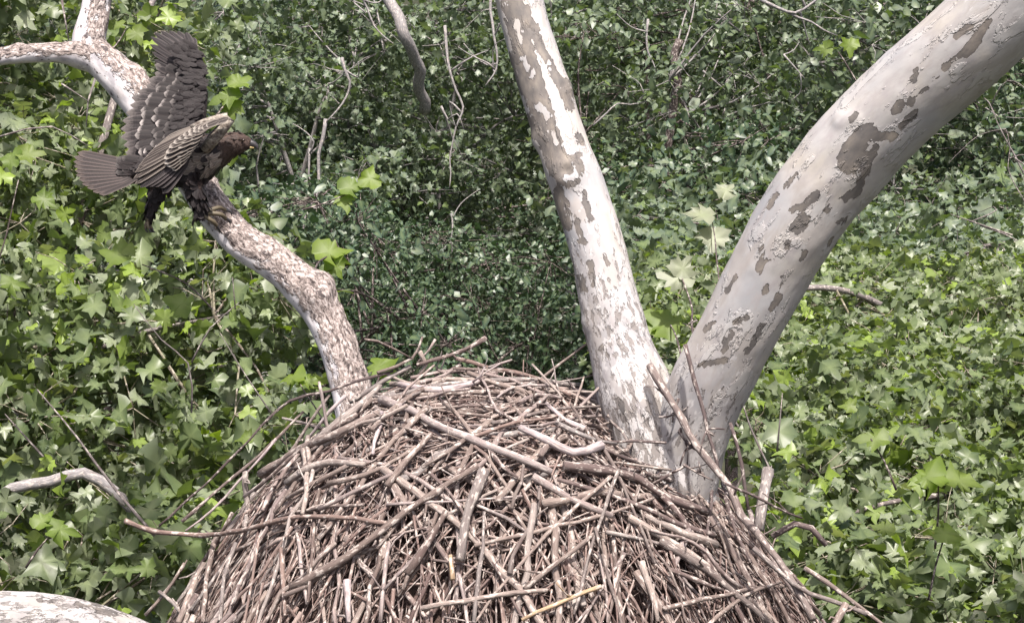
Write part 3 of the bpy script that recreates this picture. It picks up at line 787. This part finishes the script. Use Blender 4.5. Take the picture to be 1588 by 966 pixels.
tree('canopy_tree', 'small leaved canopy under the twigs at the right edge, farther than the others', (6.0, 24), right_far, .72, 70, 'maple', .15, M_LEAFMID, M_LIMBG, .10, 5, twig_r=.008, up=.95,
     extra=[([(1588, 270, 20), (1560, 220, 20), (1538, 165, 20)], 4), ([(1570, 365, 19), (1520, 350, 19), (1470, 335, 19)], 4), ([(1600, 345, 20), (1575, 290, 20), (1560, 200, 20)], 3)])
# --- forest behind
def crown(cx, cy, d, rx, ry, rz, n):
    """clump centres in an ellipsoid (metres), denser towards its skin"""
    c = P(cx, cy, d); q = unit(rng.normal(0, 1, (n, 3))) * (rng.uniform(.15, 1, n) ** .42)[:, None]
    return c + q * np.array([rx, ry, rz])
bgs = [
 ('forest_tree', 'understory tree low in the gap behind the nest, leaves coloured dark blue green for its shade', crown(720, 560, 29, 2.9, 2.2, 2.3, 105), .62, 150, 'ovate', .10, M_LEAFDARKSHADE, M_LIMBD, ()),
 ('forest_tree', 'dark green tree left of the gap, behind the curved branch below the bird', crown(450, 560, 25, 2.3, 2.0, 2.6, 85), .60, 140, 'ovate', .10, M_LEAFDARKSHADE, M_LIMBD, ()),
 ('forest_tree', 'grey green tree with thin white dead branches right of the flapping bird', crown(470, 200, 30, 2.4, 2.2, 2.7, 90), .62, 100, 'maple', .115, M_LEAFMID, M_LIMBW,
  [([(560, -10, 27), (575, 40, 27), (605, 70, 27)], 5), ([(530, 90, 27), (540, 130, 27), (505, 190, 27)], 7), ([(505, 185, 27), (490, 240, 27), (487, 300, 27), (470, 335, 27), (465, 400, 27)], 8), ([(480, 230, 27), (478, 270, 27), (488, 300, 27)], 5), ([(575, -60, 28.4), (604, 0, 28.3), (628, 50, 28.2), (645, 95, 28.6), (655, 170, 29.5)], 22), ([(395, 340, 27), (440, 335, 27), (490, 322, 27)], 4)]),
 ('forest_tree', 'mid green tree with a forked white dead branch in the centre top', crown(690, 190, 32, 2.6, 2.2, 3.0, 95), .64, 105, 'maple', .115, M_LEAFMID, M_LIMBW,
  [([(690, 40, 29), (700, 110, 29), (716, 165, 29), (706, 200, 29), (697, 290, 29)], 6), ([(684, 165, 29), (696, 185, 29), (708, 196, 29)], 5), ([(762, -10, 29), (765, 60, 29), (768, 108, 29), (750, 132, 29)], 6), ([(700, 330, 29), (705, 400, 29), (712, 450, 29)], 4), ([(765, 108, 29), (772, 118, 29)], 4)]),
 ('forest_tree', 'dark trunked tree seen between the two white limbs', crown(1010, 190, 31, 2.7, 2.2, 3.0, 95), .64, 100, 'ovate', .13, M_LEAFMID, M_LIMBD,
  [([(1040, 330, 28.3), (1032, 230, 28.3), (1045, 150, 28.3), (1050, 60, 28.3)], 16), ([(1036, 200, 28.3), (1075, 178, 28.3), (1130, 165, 28.3)], 6)]),
 ('forest_tree', 'tree with pale crooked twigs just right of the upright white trunk top', crown(900, 60, 35, 2.2, 2.0, 2.6, 70), .66, 95, 'maple', .13, M_LEAFMID, M_LIMBW,
  [([(850, 40, 31), (880, 25, 31), (908, 14, 31), (920, 60, 31), (925, 105, 31)], 5), ([(855, 40, 31), (866, 90, 31)], 6), ([(1005, 30, 28), (1005, 80, 28), (1020, 118, 28)], 5), ([(920, 195, 28.2), (960, 165, 28.2), (1000, 155, 28.2)], 4), ([(1110, 20, 28), (1140, 45, 28), (1165, 55, 28)], 4), ([(1090, 110, 28), (1125, 140, 28)], 4)]),
 ('forest_tree', 'dense green tree behind the top of the leaning limb at upper right', crown(1290, 120, 29, 2.8, 2.2, 2.6, 100), .64, 100, 'ovate', .13, M_LEAFMID, M_LIMBW,
  [([(1180, 0, 26.3), (1230, 20, 26.3), (1270, 5, 26.3), (1300, -10, 26.3)], 7), ([(1215, 85, 26.3), (1250, 125, 26.3)], 4)]),
 ('forest_tree', 'dark green tree at the far upper right corner beyond the leaning limb', crown(1600, 140, 30, 2.2, 2.2, 2.6, 70), .64, 95, 'ovate', .13, M_LEAFDARKSHADE, M_LIMBD, ()),
 ('forest_tree', 'shaded tree behind the fork of the white trunk, above the pale leaves', crown(1080, 420, 27, 2.2, 2.0, 2.2, 70), .62, 90, 'ovate', .125, M_LEAFDARKSHADE, M_LIMBD, ()),
 ('forest_tree', 'yellowish green tree in the upper left corner behind the bare branch', crown(90, 120, 24, 2.6, 2.0, 2.8, 85), .60, 85, 'maple', .14, M_LEAFMID, M_LIMBW, ()),
 ('forest_tree', 'shaded tree with a pale crooked limb behind the lower left leaves', crown(120, 620, 22, 2.6, 2.0, 2.8, 80), .60, 80, 'maple', .14, M_LEAFMID, M_LIMBW,
  [([(-40, 800, 11.0), (20, 755, 11.0), (80, 748, 11.0), (135, 735, 11.0), (180, 760, 11.0), (215, 805, 11.0)], 22)]),
]
for nm, lab, cl, cr, lv, kd, ls, lm, bm, ex in bgs:
    tree(nm, lab, None, cl, cr, lv, kd, ls, lm, bm, .14, 5, twig_r=.012, up=.75, extra=ex, group='forest trees behind the nest')
# taller row that closes the forest
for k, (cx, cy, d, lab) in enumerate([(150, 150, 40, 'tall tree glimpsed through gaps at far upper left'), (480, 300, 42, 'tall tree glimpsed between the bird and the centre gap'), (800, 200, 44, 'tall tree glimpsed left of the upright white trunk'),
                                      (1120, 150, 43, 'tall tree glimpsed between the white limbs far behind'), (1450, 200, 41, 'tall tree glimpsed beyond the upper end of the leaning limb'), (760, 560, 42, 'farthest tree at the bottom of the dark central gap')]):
    tree('distant_tree', lab, None, crown(cx, cy, d, 3.6, 2.2, 4.6, 90), .9, 110, 'ovate', .17, M_LEAFDARKSHADE if k in (5, 1) else M_LEAFMID, M_LIMBD, .2, 4, twig_r=.015, group='farthest forest trees')

# single leaves that stand out, on the nest tree's own shoots
def shoot(leaves, stem, mat, t=4):
    q = [P(*a) for a in stem]
    tb = bark_tube(q, np.linspace(.5, .3, len(q)) * t * stem[0][2] / FPX, 6, .06, .006)
    link('shoot', mesh_from('shoot', tb['v'], quads=tb['q'], tris=tb['t'], attrs=dict(straight=straight(tb), rnd=np.zeros(len(tb['v'])))), M_LIMBD, nest_tree)
    for (x, y, d, w, ang, tilt) in leaves:
        p = P(x, y, d)[None]; s = np.array([w * d / FPX])
        a = math.radians(ang); T = math.cos(a) * RGT + math.sin(a) * UPV
        N = unit(-FWD * math.cos(math.radians(tilt)) + np.array([0, 0, 1.0]) * math.sin(math.radians(tilt)))
        T = unit(T - N * (T @ N)); B = np.cross(T, N)
        leaf_objs('sycamore', p, N[None], T[None], B[None], s, mat, nest_tree)
Y_, Pm = M_LEAFY, M_LEAFP
shoot([(545, 288, 9.0, 46, 20, 35), (572, 275, 9.0, 44, 85, 20), (535, 312, 9.0, 36, -80, 30)], [(470, 325, 8.9), (500, 318, 8.95), (545, 300, 9)], Y_, 3)
shoot([(512, 388, 8.9, 58, 15, 40), (520, 412, 8.9, 40, -70, 30)], [(486, 430, 8.6), (495, 405, 8.8), (510, 395, 8.9)], Y_)
shoot([(352, 150, 8.9, 50, 200, 40), (372, 128, 8.9, 40, 50, 40), (360, 170, 8.9, 34, -90, 30)], [(300, 230, 8.7), (330, 190, 8.8), (352, 160, 8.9)], Y_)
shoot([(1030, 497, 8.3, 62, 155, 55), (1010, 510, 8.3, 34, -60, 40)], [(1060, 560, 7.6), (1050, 530, 8), (1040, 502, 8.3)], Y_)
shoot([(1048, 430, 8.2, 62, 170, 30), (1060, 414, 8.2, 46, 60, 20)], [(1075, 520, 7.6), (1070, 470, 8), (1056, 430, 8.2)], Pm)
shoot([(1084, 334, 8.2, 54, 170, 60), (1106, 372, 8.2, 52, -95, 25), (1126, 296, 8.25, 36, 60, 30)], [(1120, 470, 7.6), (1112, 400, 8), (1104, 345, 8.2)], Pm, 3)
shoot([(590, 565, 8.6, 46, 120, 40), (600, 580, 8.6, 34, 20, 40)], [(575, 612, 8.4), (585, 590, 8.5), (592, 570, 8.6)], Y_)
shoot([(1355, 680, 9.0, 52, 170, 50), (1316, 630, 9.2, 30, 160, 50)], [(1390, 760, 9), (1370, 715, 9), (1350, 680, 9)], Y_)
shoot([(1440, 738, 8.6, 60, 175, 50), (1492, 744, 8.6, 62, 0, 60), (1425, 752, 8.6, 34, -90, 40)], [(1450, 850, 8.8), (1455, 800, 8.7), (1455, 745, 8.6)], Y_)
shoot([(1470, 826, 8.5, 46, 80, 40), (1372, 820, 8.6, 36, 150, 50)], [(1440, 930, 8.6), (1450, 880, 8.6), (1462, 835, 8.5)], Y_)
shoot([(1278, 75, 12, 30, 180, 20), (1318, 72, 12, 32, -90, 20)], [(1330, 130, 12), (1312, 100, 12), (1300, 80, 12)], Y_, 3)
shoot([(180, 395, 9.4, 56, 160, 40), (278, 470, 9.4, 46, 170, 40), (310, 378, 9.2, 36, 100, 40)], [(330, 480, 9.2), (290, 440, 9.3), (220, 410, 9.4)], Y_, 3)
shoot([(20, 440, 9.3, 40, 20, 40), (45, 240, 9.4, 44, 20, 40), (15, 245, 9.4, 40, 180, 30), (70, 310, 9.4, 40, -30, 40)], [(-30, 480, 9.4), (0, 400, 9.4), (30, 280, 9.4)], Y_, 3)
shoot([(95, 822, 9.0, 50, 10, 40), (65, 805, 9.0, 40, 60, 40)], [(40, 880, 9), (60, 850, 9), (85, 825, 9)], Y_)
shoot([(455, 585, 9.0, 42, 170, 60), (480, 590, 9.0, 36, 0, 50), (437, 640, 9, 34, 180, 60), (380, 680, 9, 30, 180, 60)], [(500, 650, 8.6), (480, 620, 8.8), (462, 590, 9)], Y_, 3)
shoot([(182, 40, 9.2, 30, 60, 40), (212, 55, 9.2, 34, -60, 30), (168, 68, 9.2, 26, 200, 30)], [(160, 90, 8.9), (180, 70, 9), (195, 45, 9.2)], Y_, 3)

# ------------------------------------------------------------------ the bird
DB = 8.42
def Bp(px, py, dd=0.0): return P(px, py, DB + dd)
foot = Bp(318, 326, .05)
bird = thing('eagle', 'dark brown young eagle flapping with one wing raised on the curved branch', 'bird', foot)
ux, uy, uz = RGT, UPV, FWD
S1 = DB / FPX                    # metres per photo pixel at the bird

def loft(rings, seg=20):
    """rings: (px, py, dd, half height px, half depth px)"""
    pts = np.array([Bp(r[0], r[1], r[2]) for r in rings])
    t = unit(np.gradient(pts, axis=0)); V = []
    th = np.linspace(0, 2 * np.pi, seg, endpoint=False)
    for p, tt, r in zip(pts, t, rings):
        b = unit(np.cross(tt, uz)); b = -b if b @ uy < 0 else b
        w = unit(np.cross(tt, b))
        V.append(p + np.cos(th)[:, None] * b * r[3] * S1 + np.sin(th)[:, None] * w * r[4] * S1)
    n = len(rings); V = np.vstack(V)
    i = np.arange(n - 1)[:, None] * seg; j = np.arange(seg)[None]; j2 = (j + 1) % seg
    q = np.stack([i + j, i + j2, i + seg + j2, i + seg + j], -1).reshape(-1, 4)
    V = np.vstack([V, pts[0], pts[-1]]); jj = np.arange(seg)
    t3 = np.vstack([np.stack([np.full(seg, n * seg), (jj + 1) % seg, jj], -1), np.stack([np.full(seg, n * seg + 1), (n - 1) * seg + jj, (n - 1) * seg + (jj + 1) % seg], -1)])
    return V, q, t3

bj = Join()
bj.add(*loft([(196, 266, .04, 6, 12), (212, 266, .04, 15, 20), (232, 264, .035, 23, 27), (258, 259, .03, 31, 33), (284, 252, .02, 36, 36), (308, 245, .01, 35, 35), (328, 238, .0, 30, 31), (343, 231, -.005, 25, 26), (354, 226, -.01, 21, 21),
              (364, 223, -.015, 18.5, 18), (374, 222, -.02, 16, 15.5), (382, 223, -.02, 12.5, 12), (389, 225, -.02, 7, 7)]))
bj.add(*loft([(288, 258, -.02, 17, 18), (297, 275, -.03, 16, 17), (303, 292, -.035, 14, 14), (308, 307, -.03, 11, 11), (313, 320, -.02, 9, 9), (316, 328, -.01, 7, 7)], 14))     # standing leg
bj.add(*loft([(262, 262, .02, 18, 18), (252, 278, .02, 17, 16), (245, 293, .02, 13, 12), (239, 309, .02, 9, 9), (234, 324, .02, 6, 6), (231, 336, .02, 4, 4)], 14))              # trailing leg
raw = bpy.data.objects.new('raw', bj.mesh('raw')); COL.objects.link(raw)
md = raw.modifiers.new('r', 'REMESH'); md.mode = 'VOXEL'; md.voxel_size = .007
ms = raw.modifiers.new('s', 'SMOOTH'); ms.factor = .5; ms.iterations = 4
dg = bpy.context.evaluated_depsgraph_get(); dg.update()
bme = bpy.data.meshes.new_from_object(raw.evaluated_get(dg)); bme.name = 'body'
bpy.data.objects.remove(raw)
nv = len(bme.vertices); co = np.zeros(nv * 3, np.float32); bme.vertices.foreach_get('co', co); co = co.reshape(-1, 3)
no = np.zeros(nv * 3, np.float32); bme.vertices.foreach_get('normal', no); no = no.reshape(-1, 3)
co2 = co + no * (fbm(co * 60, 3) * .004)[:, None]
bme.vertices.foreach_set('co', co2.astype(np.float32).ravel())
bme.polygons.foreach_set('use_smooth', np.ones(len(bme.polygons), bool))
bx, by, _ = proj(co)
headm = np.clip((bx - 338) / 12, 0, 1) * (by < 262)
pale = np.clip(1.25 - np.hypot((bx - 316) / 34, (by - 246) / 24), 0, 1)
for nm, a in (('head', headm), ('pale', pale)):
    at = bme.attributes.new(nm, 'FLOAT', 'POINT'); at.data.foreach_set('value', a.astype(np.float32))
bme.update()
k = NT('plumage'); tc = k.n('ShaderNodeTexCoord').outputs['Object']
n1 = k.noise(tc, 70, 4, .65); n2 = k.noise(tc, 28, 3)
body_c = k.ramp(n1, [(.35, (.022, .015, .014)), (.55, (.06, .042, .037)), (.72, (.15, .115, .10))])
head_c = k.ramp(n1, [(.35, (.035, .023, .020)), (.65, (.085, .058, .048))])
pale_c = k.ramp(n1, [(.38, (.07, .05, .042)), (.55, (.34, .30, .26)), (.7, (.50, .46, .41))])
cc = k.mix(k.step(k.math('ADD', k.attr('pale'), k.math('MULTIPLY', k.math('SUBTRACT', n2, .5), 1.2)), .25, .55), body_c, pale_c)
cc = k.mix(k.attr('head'), cc, head_c); k.bump(n1, .8, .01)
M_BODY = k.fin(cc, .75, .2)
body = link('body', bme, M_BODY, bird)

M_FEATH = mat_feather('flight_feather', (.014, .011, .012), (.075, .062, .062), (.34, .30, .28))
M_FEATHL = mat_feather('underwing_feather', (.028, .021, .019), (.22, .19, .165), (.40, .36, .32))
M_FEATHT = mat_feather('tail_feather', (.018, .013, .013), (.085, .064, .06), (.11, .085, .075))
M_COV = mat_feather('covert_feather', (.0125, .0095, .010), (.033, .026, .026), (.36, .325, .31))
M_SMALL = mat_feather('small_feather', (.015, .0118, .0125), (.028, .022, .0225), (.10, .078, .07))
def feather(base, tip, width, normal, bend=.0, seg=9, tipw=.35, tipmark=0.0, skew=0.0):
    base, tip = np.asarray(base), np.asarray(tip); ax = tip - base; L = np.linalg.norm(ax); ax = ax / L
    n = unit(np.asarray(normal) - ax * (np.asarray(normal) @ ax)); b = np.cross(ax, n)
    u = np.linspace(0, 1, seg); u = 1 - (1 - u) ** 1.25
    w = width * .5 * np.clip(.35 + 2.2 * u, 0, 1) * np.sqrt(np.clip(1 - ((u - tipw) / (1 - tipw)).clip(0, 1) ** 3.2, 0.004, 1))
    cols = np.array([-1, -.5, 0, .5, 1])
    c = base + ax * (u * L)[:, None] + n * (bend * L * (u ** 2))[:, None] + b * (skew * L * u ** 2)[:, None]
    V = c[:, None] + b * (cols[None, :] * w[:, None])[..., None] + n * ((.10 * (1 - np.abs(cols[None, :]) ** 1.5)) * w[:, None])[..., None]
    i = np.arange(seg - 1)[:, None] * 5; j = np.arange(4)[None]
    q = np.stack([i + j, i + j + 1, i + 6 + j, i + 5 + j], -1).reshape(-1, 4)
    r = rng.random()
    fuv = np.stack([np.repeat(u, 5), np.tile(cols, seg), np.full(seg * 5, r * 10)], -1)
    return V.reshape(-1, 3), q, dict(fuv=fuv, rnd=np.full(seg * 5, r), tip=np.full(seg * 5, tipmark))
def feather_obj(name, parent, mat, *a, **kw):
    v, q, at = feather(*a, **kw)
    return link(name, mesh_from(name, v, quads=q, attrs=at), mat, parent)
def feather_set(name, parent, mat, lst):
    j = Join()
    for a, kw in lst:
        v, q, at = feather(*a, **kw); j.add(v, q, **at)
    return link(name, j.mesh(name), mat, parent)
def along(pl, t):
    pl = np.asarray(pl, float); s = np.concatenate([[0], np.cumsum(np.linalg.norm(np.diff(pl, axis=0), axis=1))]); s /= s[-1]
    return np.array([np.interp(t, s, pl[:, k]) for k in range(pl.shape[1])])

# raised far wing: arm with fanned feathers, upper side towards the camera
arm_far = [(286, 232, .07), (300, 205, .10), (312, 165, .13), (318, 120, .17), (312, 92, .20), (300, 74, .22)]
wj = loft([(282, 238, .06, 14, 10), (296, 212, .09, 15, 9), (307, 180, .12, 13, 8), (312, 145, .15, 11, 7), (313, 115, .17, 9, 6), (307, 92, .19, 7, 5), (298, 74, .215, 4, 3)], 14)
wing_far = link('wing', mesh_from('wing', wj[0], quads=wj[1], tris=wj[2]), mat_flat('wing_arm', (.016, .012, .013), (.034, .027, .027), 60, .75, .5), bird)
nf = -FWD + .25 * UPV
nT = [(300, 58, .25), (288, 50, .26), (275, 48, .27), (262, 47, .27), (249, 47, .27), (238, 49, .26), (233, 56, .25), (232, 68, .24), (235, 80, .23), (238, 92, .22)]
for kx, tp in enumerate(nT):          # primaries
    b = along(arm_far, .97 - .030 * kx * 1.1); b[0] -= 4
    feather_obj('flight_feather', wing_far, M_FEATH, Bp(*b), Bp(tp[0], tp[1], tp[2] + .002 * kx), 14 * S1, nf, bend=-.03, tipw=.25)
trail = [(241, 100, .21), (240, 115, .2), (226, 130, .19), (206, 150, .17), (194, 175, .15), (189, 200, .13), (189, 222, .11), (196, 243, .09), (214, 252, .08)]
for kx in range(15):                  # secondaries
    f = kx / 14; tp = along(trail, f); b = along(arm_far, .68 - .66 * f)
    feather_obj('flight_feather', wing_far, M_FEATH, Bp(b[0] - 4, b[1], b[2] + .02), Bp(tp[0] + rng.uniform(-3, 3), tp[1], tp[2] + .02 + .003 * (kx % 2)), 21 * S1, nf, bend=-.02, tipw=.5, tipmark=.25)
lst = []
for row, (f0, f1, nn, w, tm) in enumerate([(.12, .80, 15, 19, 1.0), (.06, .60, 15, 17, .95), (.02, .43, 14, 16, .5), (0, .30, 14, 15, .12)]):
    for kx in range(nn):
        f = (kx + .5 * (row % 2)) / nn; b = along(arm_far, .70 - .68 * f); tp = along(trail, f)
        q = lambda t: (b[0] + (tp[0] - b[0]) * t + rng.uniform(-2, 2), b[1] + (tp[1] - b[1]) * t + rng.uniform(-4, 4), b[2] + (tp[2] - b[2]) * t - .006 * (row + 1))
        lst.append(((Bp(*q(max(0, f1 - .42))), Bp(*q(f1 * rng.uniform(.93, 1.05))), w * S1, nf), dict(bend=.03, tipw=.45, tipmark=tm * rng.uniform(.1, 1) * min(1, .3 + f * 1.3))))
for row in range(3):                  # primary coverts
    for kx in range(9):
        b = along(arm_far, .99 - .036 * kx); tp = nT[kx]; t = .50 - .14 * row
        lst.append(((Bp(b[0] - 2, b[1], b[2] - .012), Bp(b[0] + (tp[0] - b[0]) * t, b[1] + (tp[1] - b[1]) * t, b[2] + (tp[2] - b[2]) * t - .004 * (row + 1)), 9 * S1, nf), dict(bend=.0, tipw=.3, tipmark=.1)))
feather_set('covert_feathers', wing_far, M_COV, lst)['kind'] = 'stuff'
lst = []
for kx in range(330):                 # small marginal coverts along the leading edge
    t = rng.uniform(.05, 1.0); b = along(arm_far, t); b = b + [rng.uniform(-30, 7), rng.uniform(-4, 4), -.030 - rng.uniform(0, .012)]
    lst.append(((Bp(*b), Bp(b[0] - rng.uniform(10, 18), b[1] - 6 + 12 * (1 - t) + rng.uniform(-4, 4), b[2] + .002), 7.5 * S1, nf + rng.normal(0, .12, 3)), dict(bend=.0, tipw=.2, seg=5)))
feather_set('small_coverts', wing_far, M_SMALL, lst)['kind'] = 'stuff'

# near wing: wrist lifted forward, feathers hanging back over the flank
wn_ = loft([(318, 232, -.09, 9, 10), (334, 212, -.12, 10, 10), (348, 196, -.14, 9, 8), (357, 186, -.15, 7, 6), (352, 181, -.155, 6, 6), (338, 184, -.155, 6, 5), (318, 189, -.155, 5, 5), (296, 198, -.155, 4, 4)], 14)
wing_near = link('wing', mesh_from('wing', wn_[0], quads=wn_[1], tris=wn_[2]), mat_flat('pale_wing_edge', (.10, .075, .065), (.40, .36, .31), 55, .75, .5), bird)
nn_ = -FWD + .55 * UPV
pb = [(354, 184, -.16), (338, 188, -.16), (322, 196, -.155), (316, 206, -.15), (312, 214, -.14), (302, 226, -.13), (292, 238, -.12)]
ptip = [(255, 214, -.15), (232, 235, -.15), (216, 253, -.15), (206, 270, -.15), (206, 284, -.14), (216, 290, -.135), (232, 289, -.13), (247, 292, -.12), (252, 300, -.11)]
for kx in range(15):
    f = kx / 14; b = along(pb, f * .95); tp = along(ptip, f)
    feather_obj('flight_feather', wing_near, M_FEATHL if kx < 10 else M_FEATH, Bp(*b), Bp(tp[0], tp[1], tp[2] - .0035 * kx + .03), (15 if kx < 10 else 22) * S1, nn_, bend=-.02, tipw=.4)
lst = []
for row, t in enumerate((.55, .36, .20)):
    for kx in range(12):
        f = (kx + .5 * (row % 2)) / 12; b = along(pb, f); tp = along(ptip, f)
        q = lambda s: (b[0] + (tp[0] - b[0]) * s, b[1] + (tp[1] - b[1]) * s, b[2] + (tp[2] - b[2]) * s - .03 - .005 * row)
        lst.append(((Bp(*q(max(0, t - .36))), Bp(*q(t)), 12 * S1, nn_), dict(bend=.02, tipw=.4, tipmark=.7)))
feather_set('covert_feathers', wing_near, M_FEATHL, lst)['kind'] = 'stuff'

# tail fan
tail = feather_set('tail_coverts', bird, M_COV, [((Bp(228 + rng.uniform(-6, 6), 262 + rng.uniform(-14, 14), -.01), Bp(184 + rng.uniform(-8, 8), 265 + rng.uniform(-20, 18), -.015), 15 * S1, nf), dict(bend=.0, tipw=.4, tipmark=.15)) for _ in range(16)])
tt_ = [(120, 236), (115, 243), (114, 250), (115, 257), (116, 264), (118, 271), (122, 278), (127, 285), (135, 291), (144, 297), (154, 301)]
for kx, tp in enumerate(tt_):
    f = kx / 10
    feather_obj('tail_feather', bird, M_FEATHT, Bp(214, 256 + 20 * f, .02 - .004 * kx), Bp(tp[0], tp[1], .05 - .010 * kx), 15 * S1, nf + .5 * UPV, bend=-.01, tipw=.75, tipmark=.4)
# shaggy body, head and leg feathers
idx = rng.choice(nv, 1500, replace=False); small, palef, headf, legf = [], [], [], []
for i_ in idx:
    p, n_ = co[i_].astype(float), no[i_].astype(float); px_, py_ = bx[i_], by[i_]
    leg = py_ > 288 + max(0, (300 - px_)) * .0
    if px_ > 380: continue
    flow = (-.15 * RGT - UPV) if leg else (-RGT - .15 * UPV)
    flow = unit(flow - n_ * (flow @ n_) + rng.normal(0, .15, 3))
    L = (9 if headm[i_] > .5 else 17) * S1 * rng.uniform(.8, 1.2)
    lift = .12 if headm[i_] > .5 else .16
    a = ((p - n_ * .002, p + flow * L + n_ * L * lift, (5 if headm[i_] > .5 else 10) * S1, n_), dict(bend=.0, tipw=.3, seg=5, tipmark=.5 if rng.random() < .35 else 0))
    (headf if headm[i_] > .5 else palef if (pale[i_] > .35 and rng.random() < .75) else small).append(a)
M_HEADF = mat_feather('head_feather', (.042, .029, .025), (.085, .06, .05), (.12, .09, .075))
feather_set('body_feathers', body, M_SMALL, small)['kind'] = 'stuff'
M_FLANK = mat_feather('flank_feather', (.17, .14, .12), (.36, .32, .28), (.10, .075, .065))
if palef: feather_set('flank_feathers', body, M_FLANK, palef)['kind'] = 'stuff'
if headf: feather_set('head_feathers', body, M_HEADF, headf)['kind'] = 'stuff'
# beak, eyes, feet
k = NT('beak'); k.b.inputs['Base Color'].default_value = (.035, .032, .034, 1); k.b.inputs['Roughness'].default_value = .35; M_BEAK = k.m
k = NT('gape'); k.b.inputs['Base Color'].default_value = (.36, .28, .13, 1); k.b.inputs['Roughness'].default_value = .5; M_GAPE = k.m
k = NT('eye'); k.b.inputs['Base Color'].default_value = (.02, .012, .008, 1); k.b.inputs['Roughness'].default_value = .1; M_EYE = k.m
k = NT('toe'); k.b.inputs['Base Color'].default_value = (.10, .08, .05, 1); k.b.inputs['Roughness'].default_value = .6; M_TOE = k.m
v, q, t = loft([(384, 222, -.02, 6.5, 5), (389, 222.5, -.02, 6, 4.2), (394, 224, -.02, 4.8, 3.4), (398, 227, -.02, 3.2, 2.3), (399.5, 231, -.02, 1.8, 1.3), (398.5, 234, -.02, .5, .4)], 12)
beak = link('beak', mesh_from('beak', v, quads=q, tris=t), M_BEAK, bird)
v, q, t = loft([(382, 228, -.02, 3, 4), (388, 229, -.02, 2.4, 3.2), (394, 230, -.02, 1, 1.6)], 10)
link('lower_bill', mesh_from('lower_bill', v, quads=q, tris=t), M_GAPE, beak)
for dd in (-.066, .03):
    v, q, t = loft([(373.6, 218, dd, .5, .5), (375, 218, dd, 2.0, 1.6), (377, 218, dd, 2.6, 2.0), (379, 218, dd, 2.0, 1.6), (380.4, 218, dd, .5, .5)], 10)
    link('eye', mesh_from('eye', v, quads=q, tris=t), M_EYE, bird)
def toe(parent, pl, r, claw):
    tb = tube([Bp(*a) for a in pl], np.linspace(r, r * .75, len(pl)) * S1, 8, .006)
    link('toe', mesh_from('toe', tb['v'], quads=tb['q'], tris=tb['t']), M_TOE, parent)
    tb = tube([Bp(*a) for a in claw], np.array([r * .7, r * .5, r * .1]) * S1, 8, .004)
    link('talon', mesh_from('talon', tb['v'], quads=tb['q'], tris=tb['t']), M_BEAK, parent)
ft = thing_ = bpy.data.objects.new('foot', None)
bpy.data.objects.remove(ft)
v, q, t = loft([(312, 322, -.02, 7, 6), (316, 328, -.01, 7, 7), (320, 333, .0, 6, 7)], 10)
f1 = link('foot', mesh_from('foot', v, quads=q, tris=t), M_TOE, bird)
toe(f1, [(318, 329, -.01), (330, 325, .005), (342, 322, .03), (350, 326, .05)], 4.2, [(350, 326, .05), (357, 328, .055), (360, 336, .06)])
toe(f1, [(318, 331, -.02), (330, 331, -.02), (343, 333, -.01), (350, 339, .02)], 4.2, [(350, 339, .02), (356, 343, .03), (357, 351, .04)])
toe(f1, [(316, 331, -.02), (322, 338, -.03), (331, 344, -.02), (336, 350, .0)], 4.0, [(336, 350, .0), (340, 356, .01), (340, 363, .03)])
toe(f1, [(314, 330, -.01), (307, 333, -.01), (302, 340, .01)], 4.0, [(302, 340, .01), (299, 346, .02), (300, 353, .04)])
v, q, t = loft([(232, 333, .02, 5, 5), (230, 340, .02, 5, 5), (229, 345, .02, 3, 4)], 10)
f2 = link('foot', mesh_from('foot', v, quads=q, tris=t), M_TOE, bird)
for a in ((-5, .0), (0, -.015), (5, .015), (3, .03)):
    toe(f2, [(230, 342, .02), (229 + a[0] * .6, 349, .02 + a[1]), (231 + a[0], 355, .02 + a[1])], 2.8, [(231 + a[0], 355, .02 + a[1]), (233 + a[0], 359, .02 + a[1]), (237 + a[0], 361, .02 + a[1])])

print('tris', sum(len(o.data.polygons) * (2 if o.data.polygons and len(o.data.polygons[0].vertices) == 4 else 1) for o in scene.objects if o.type == 'MESH'), 'objs', len(scene.objects))
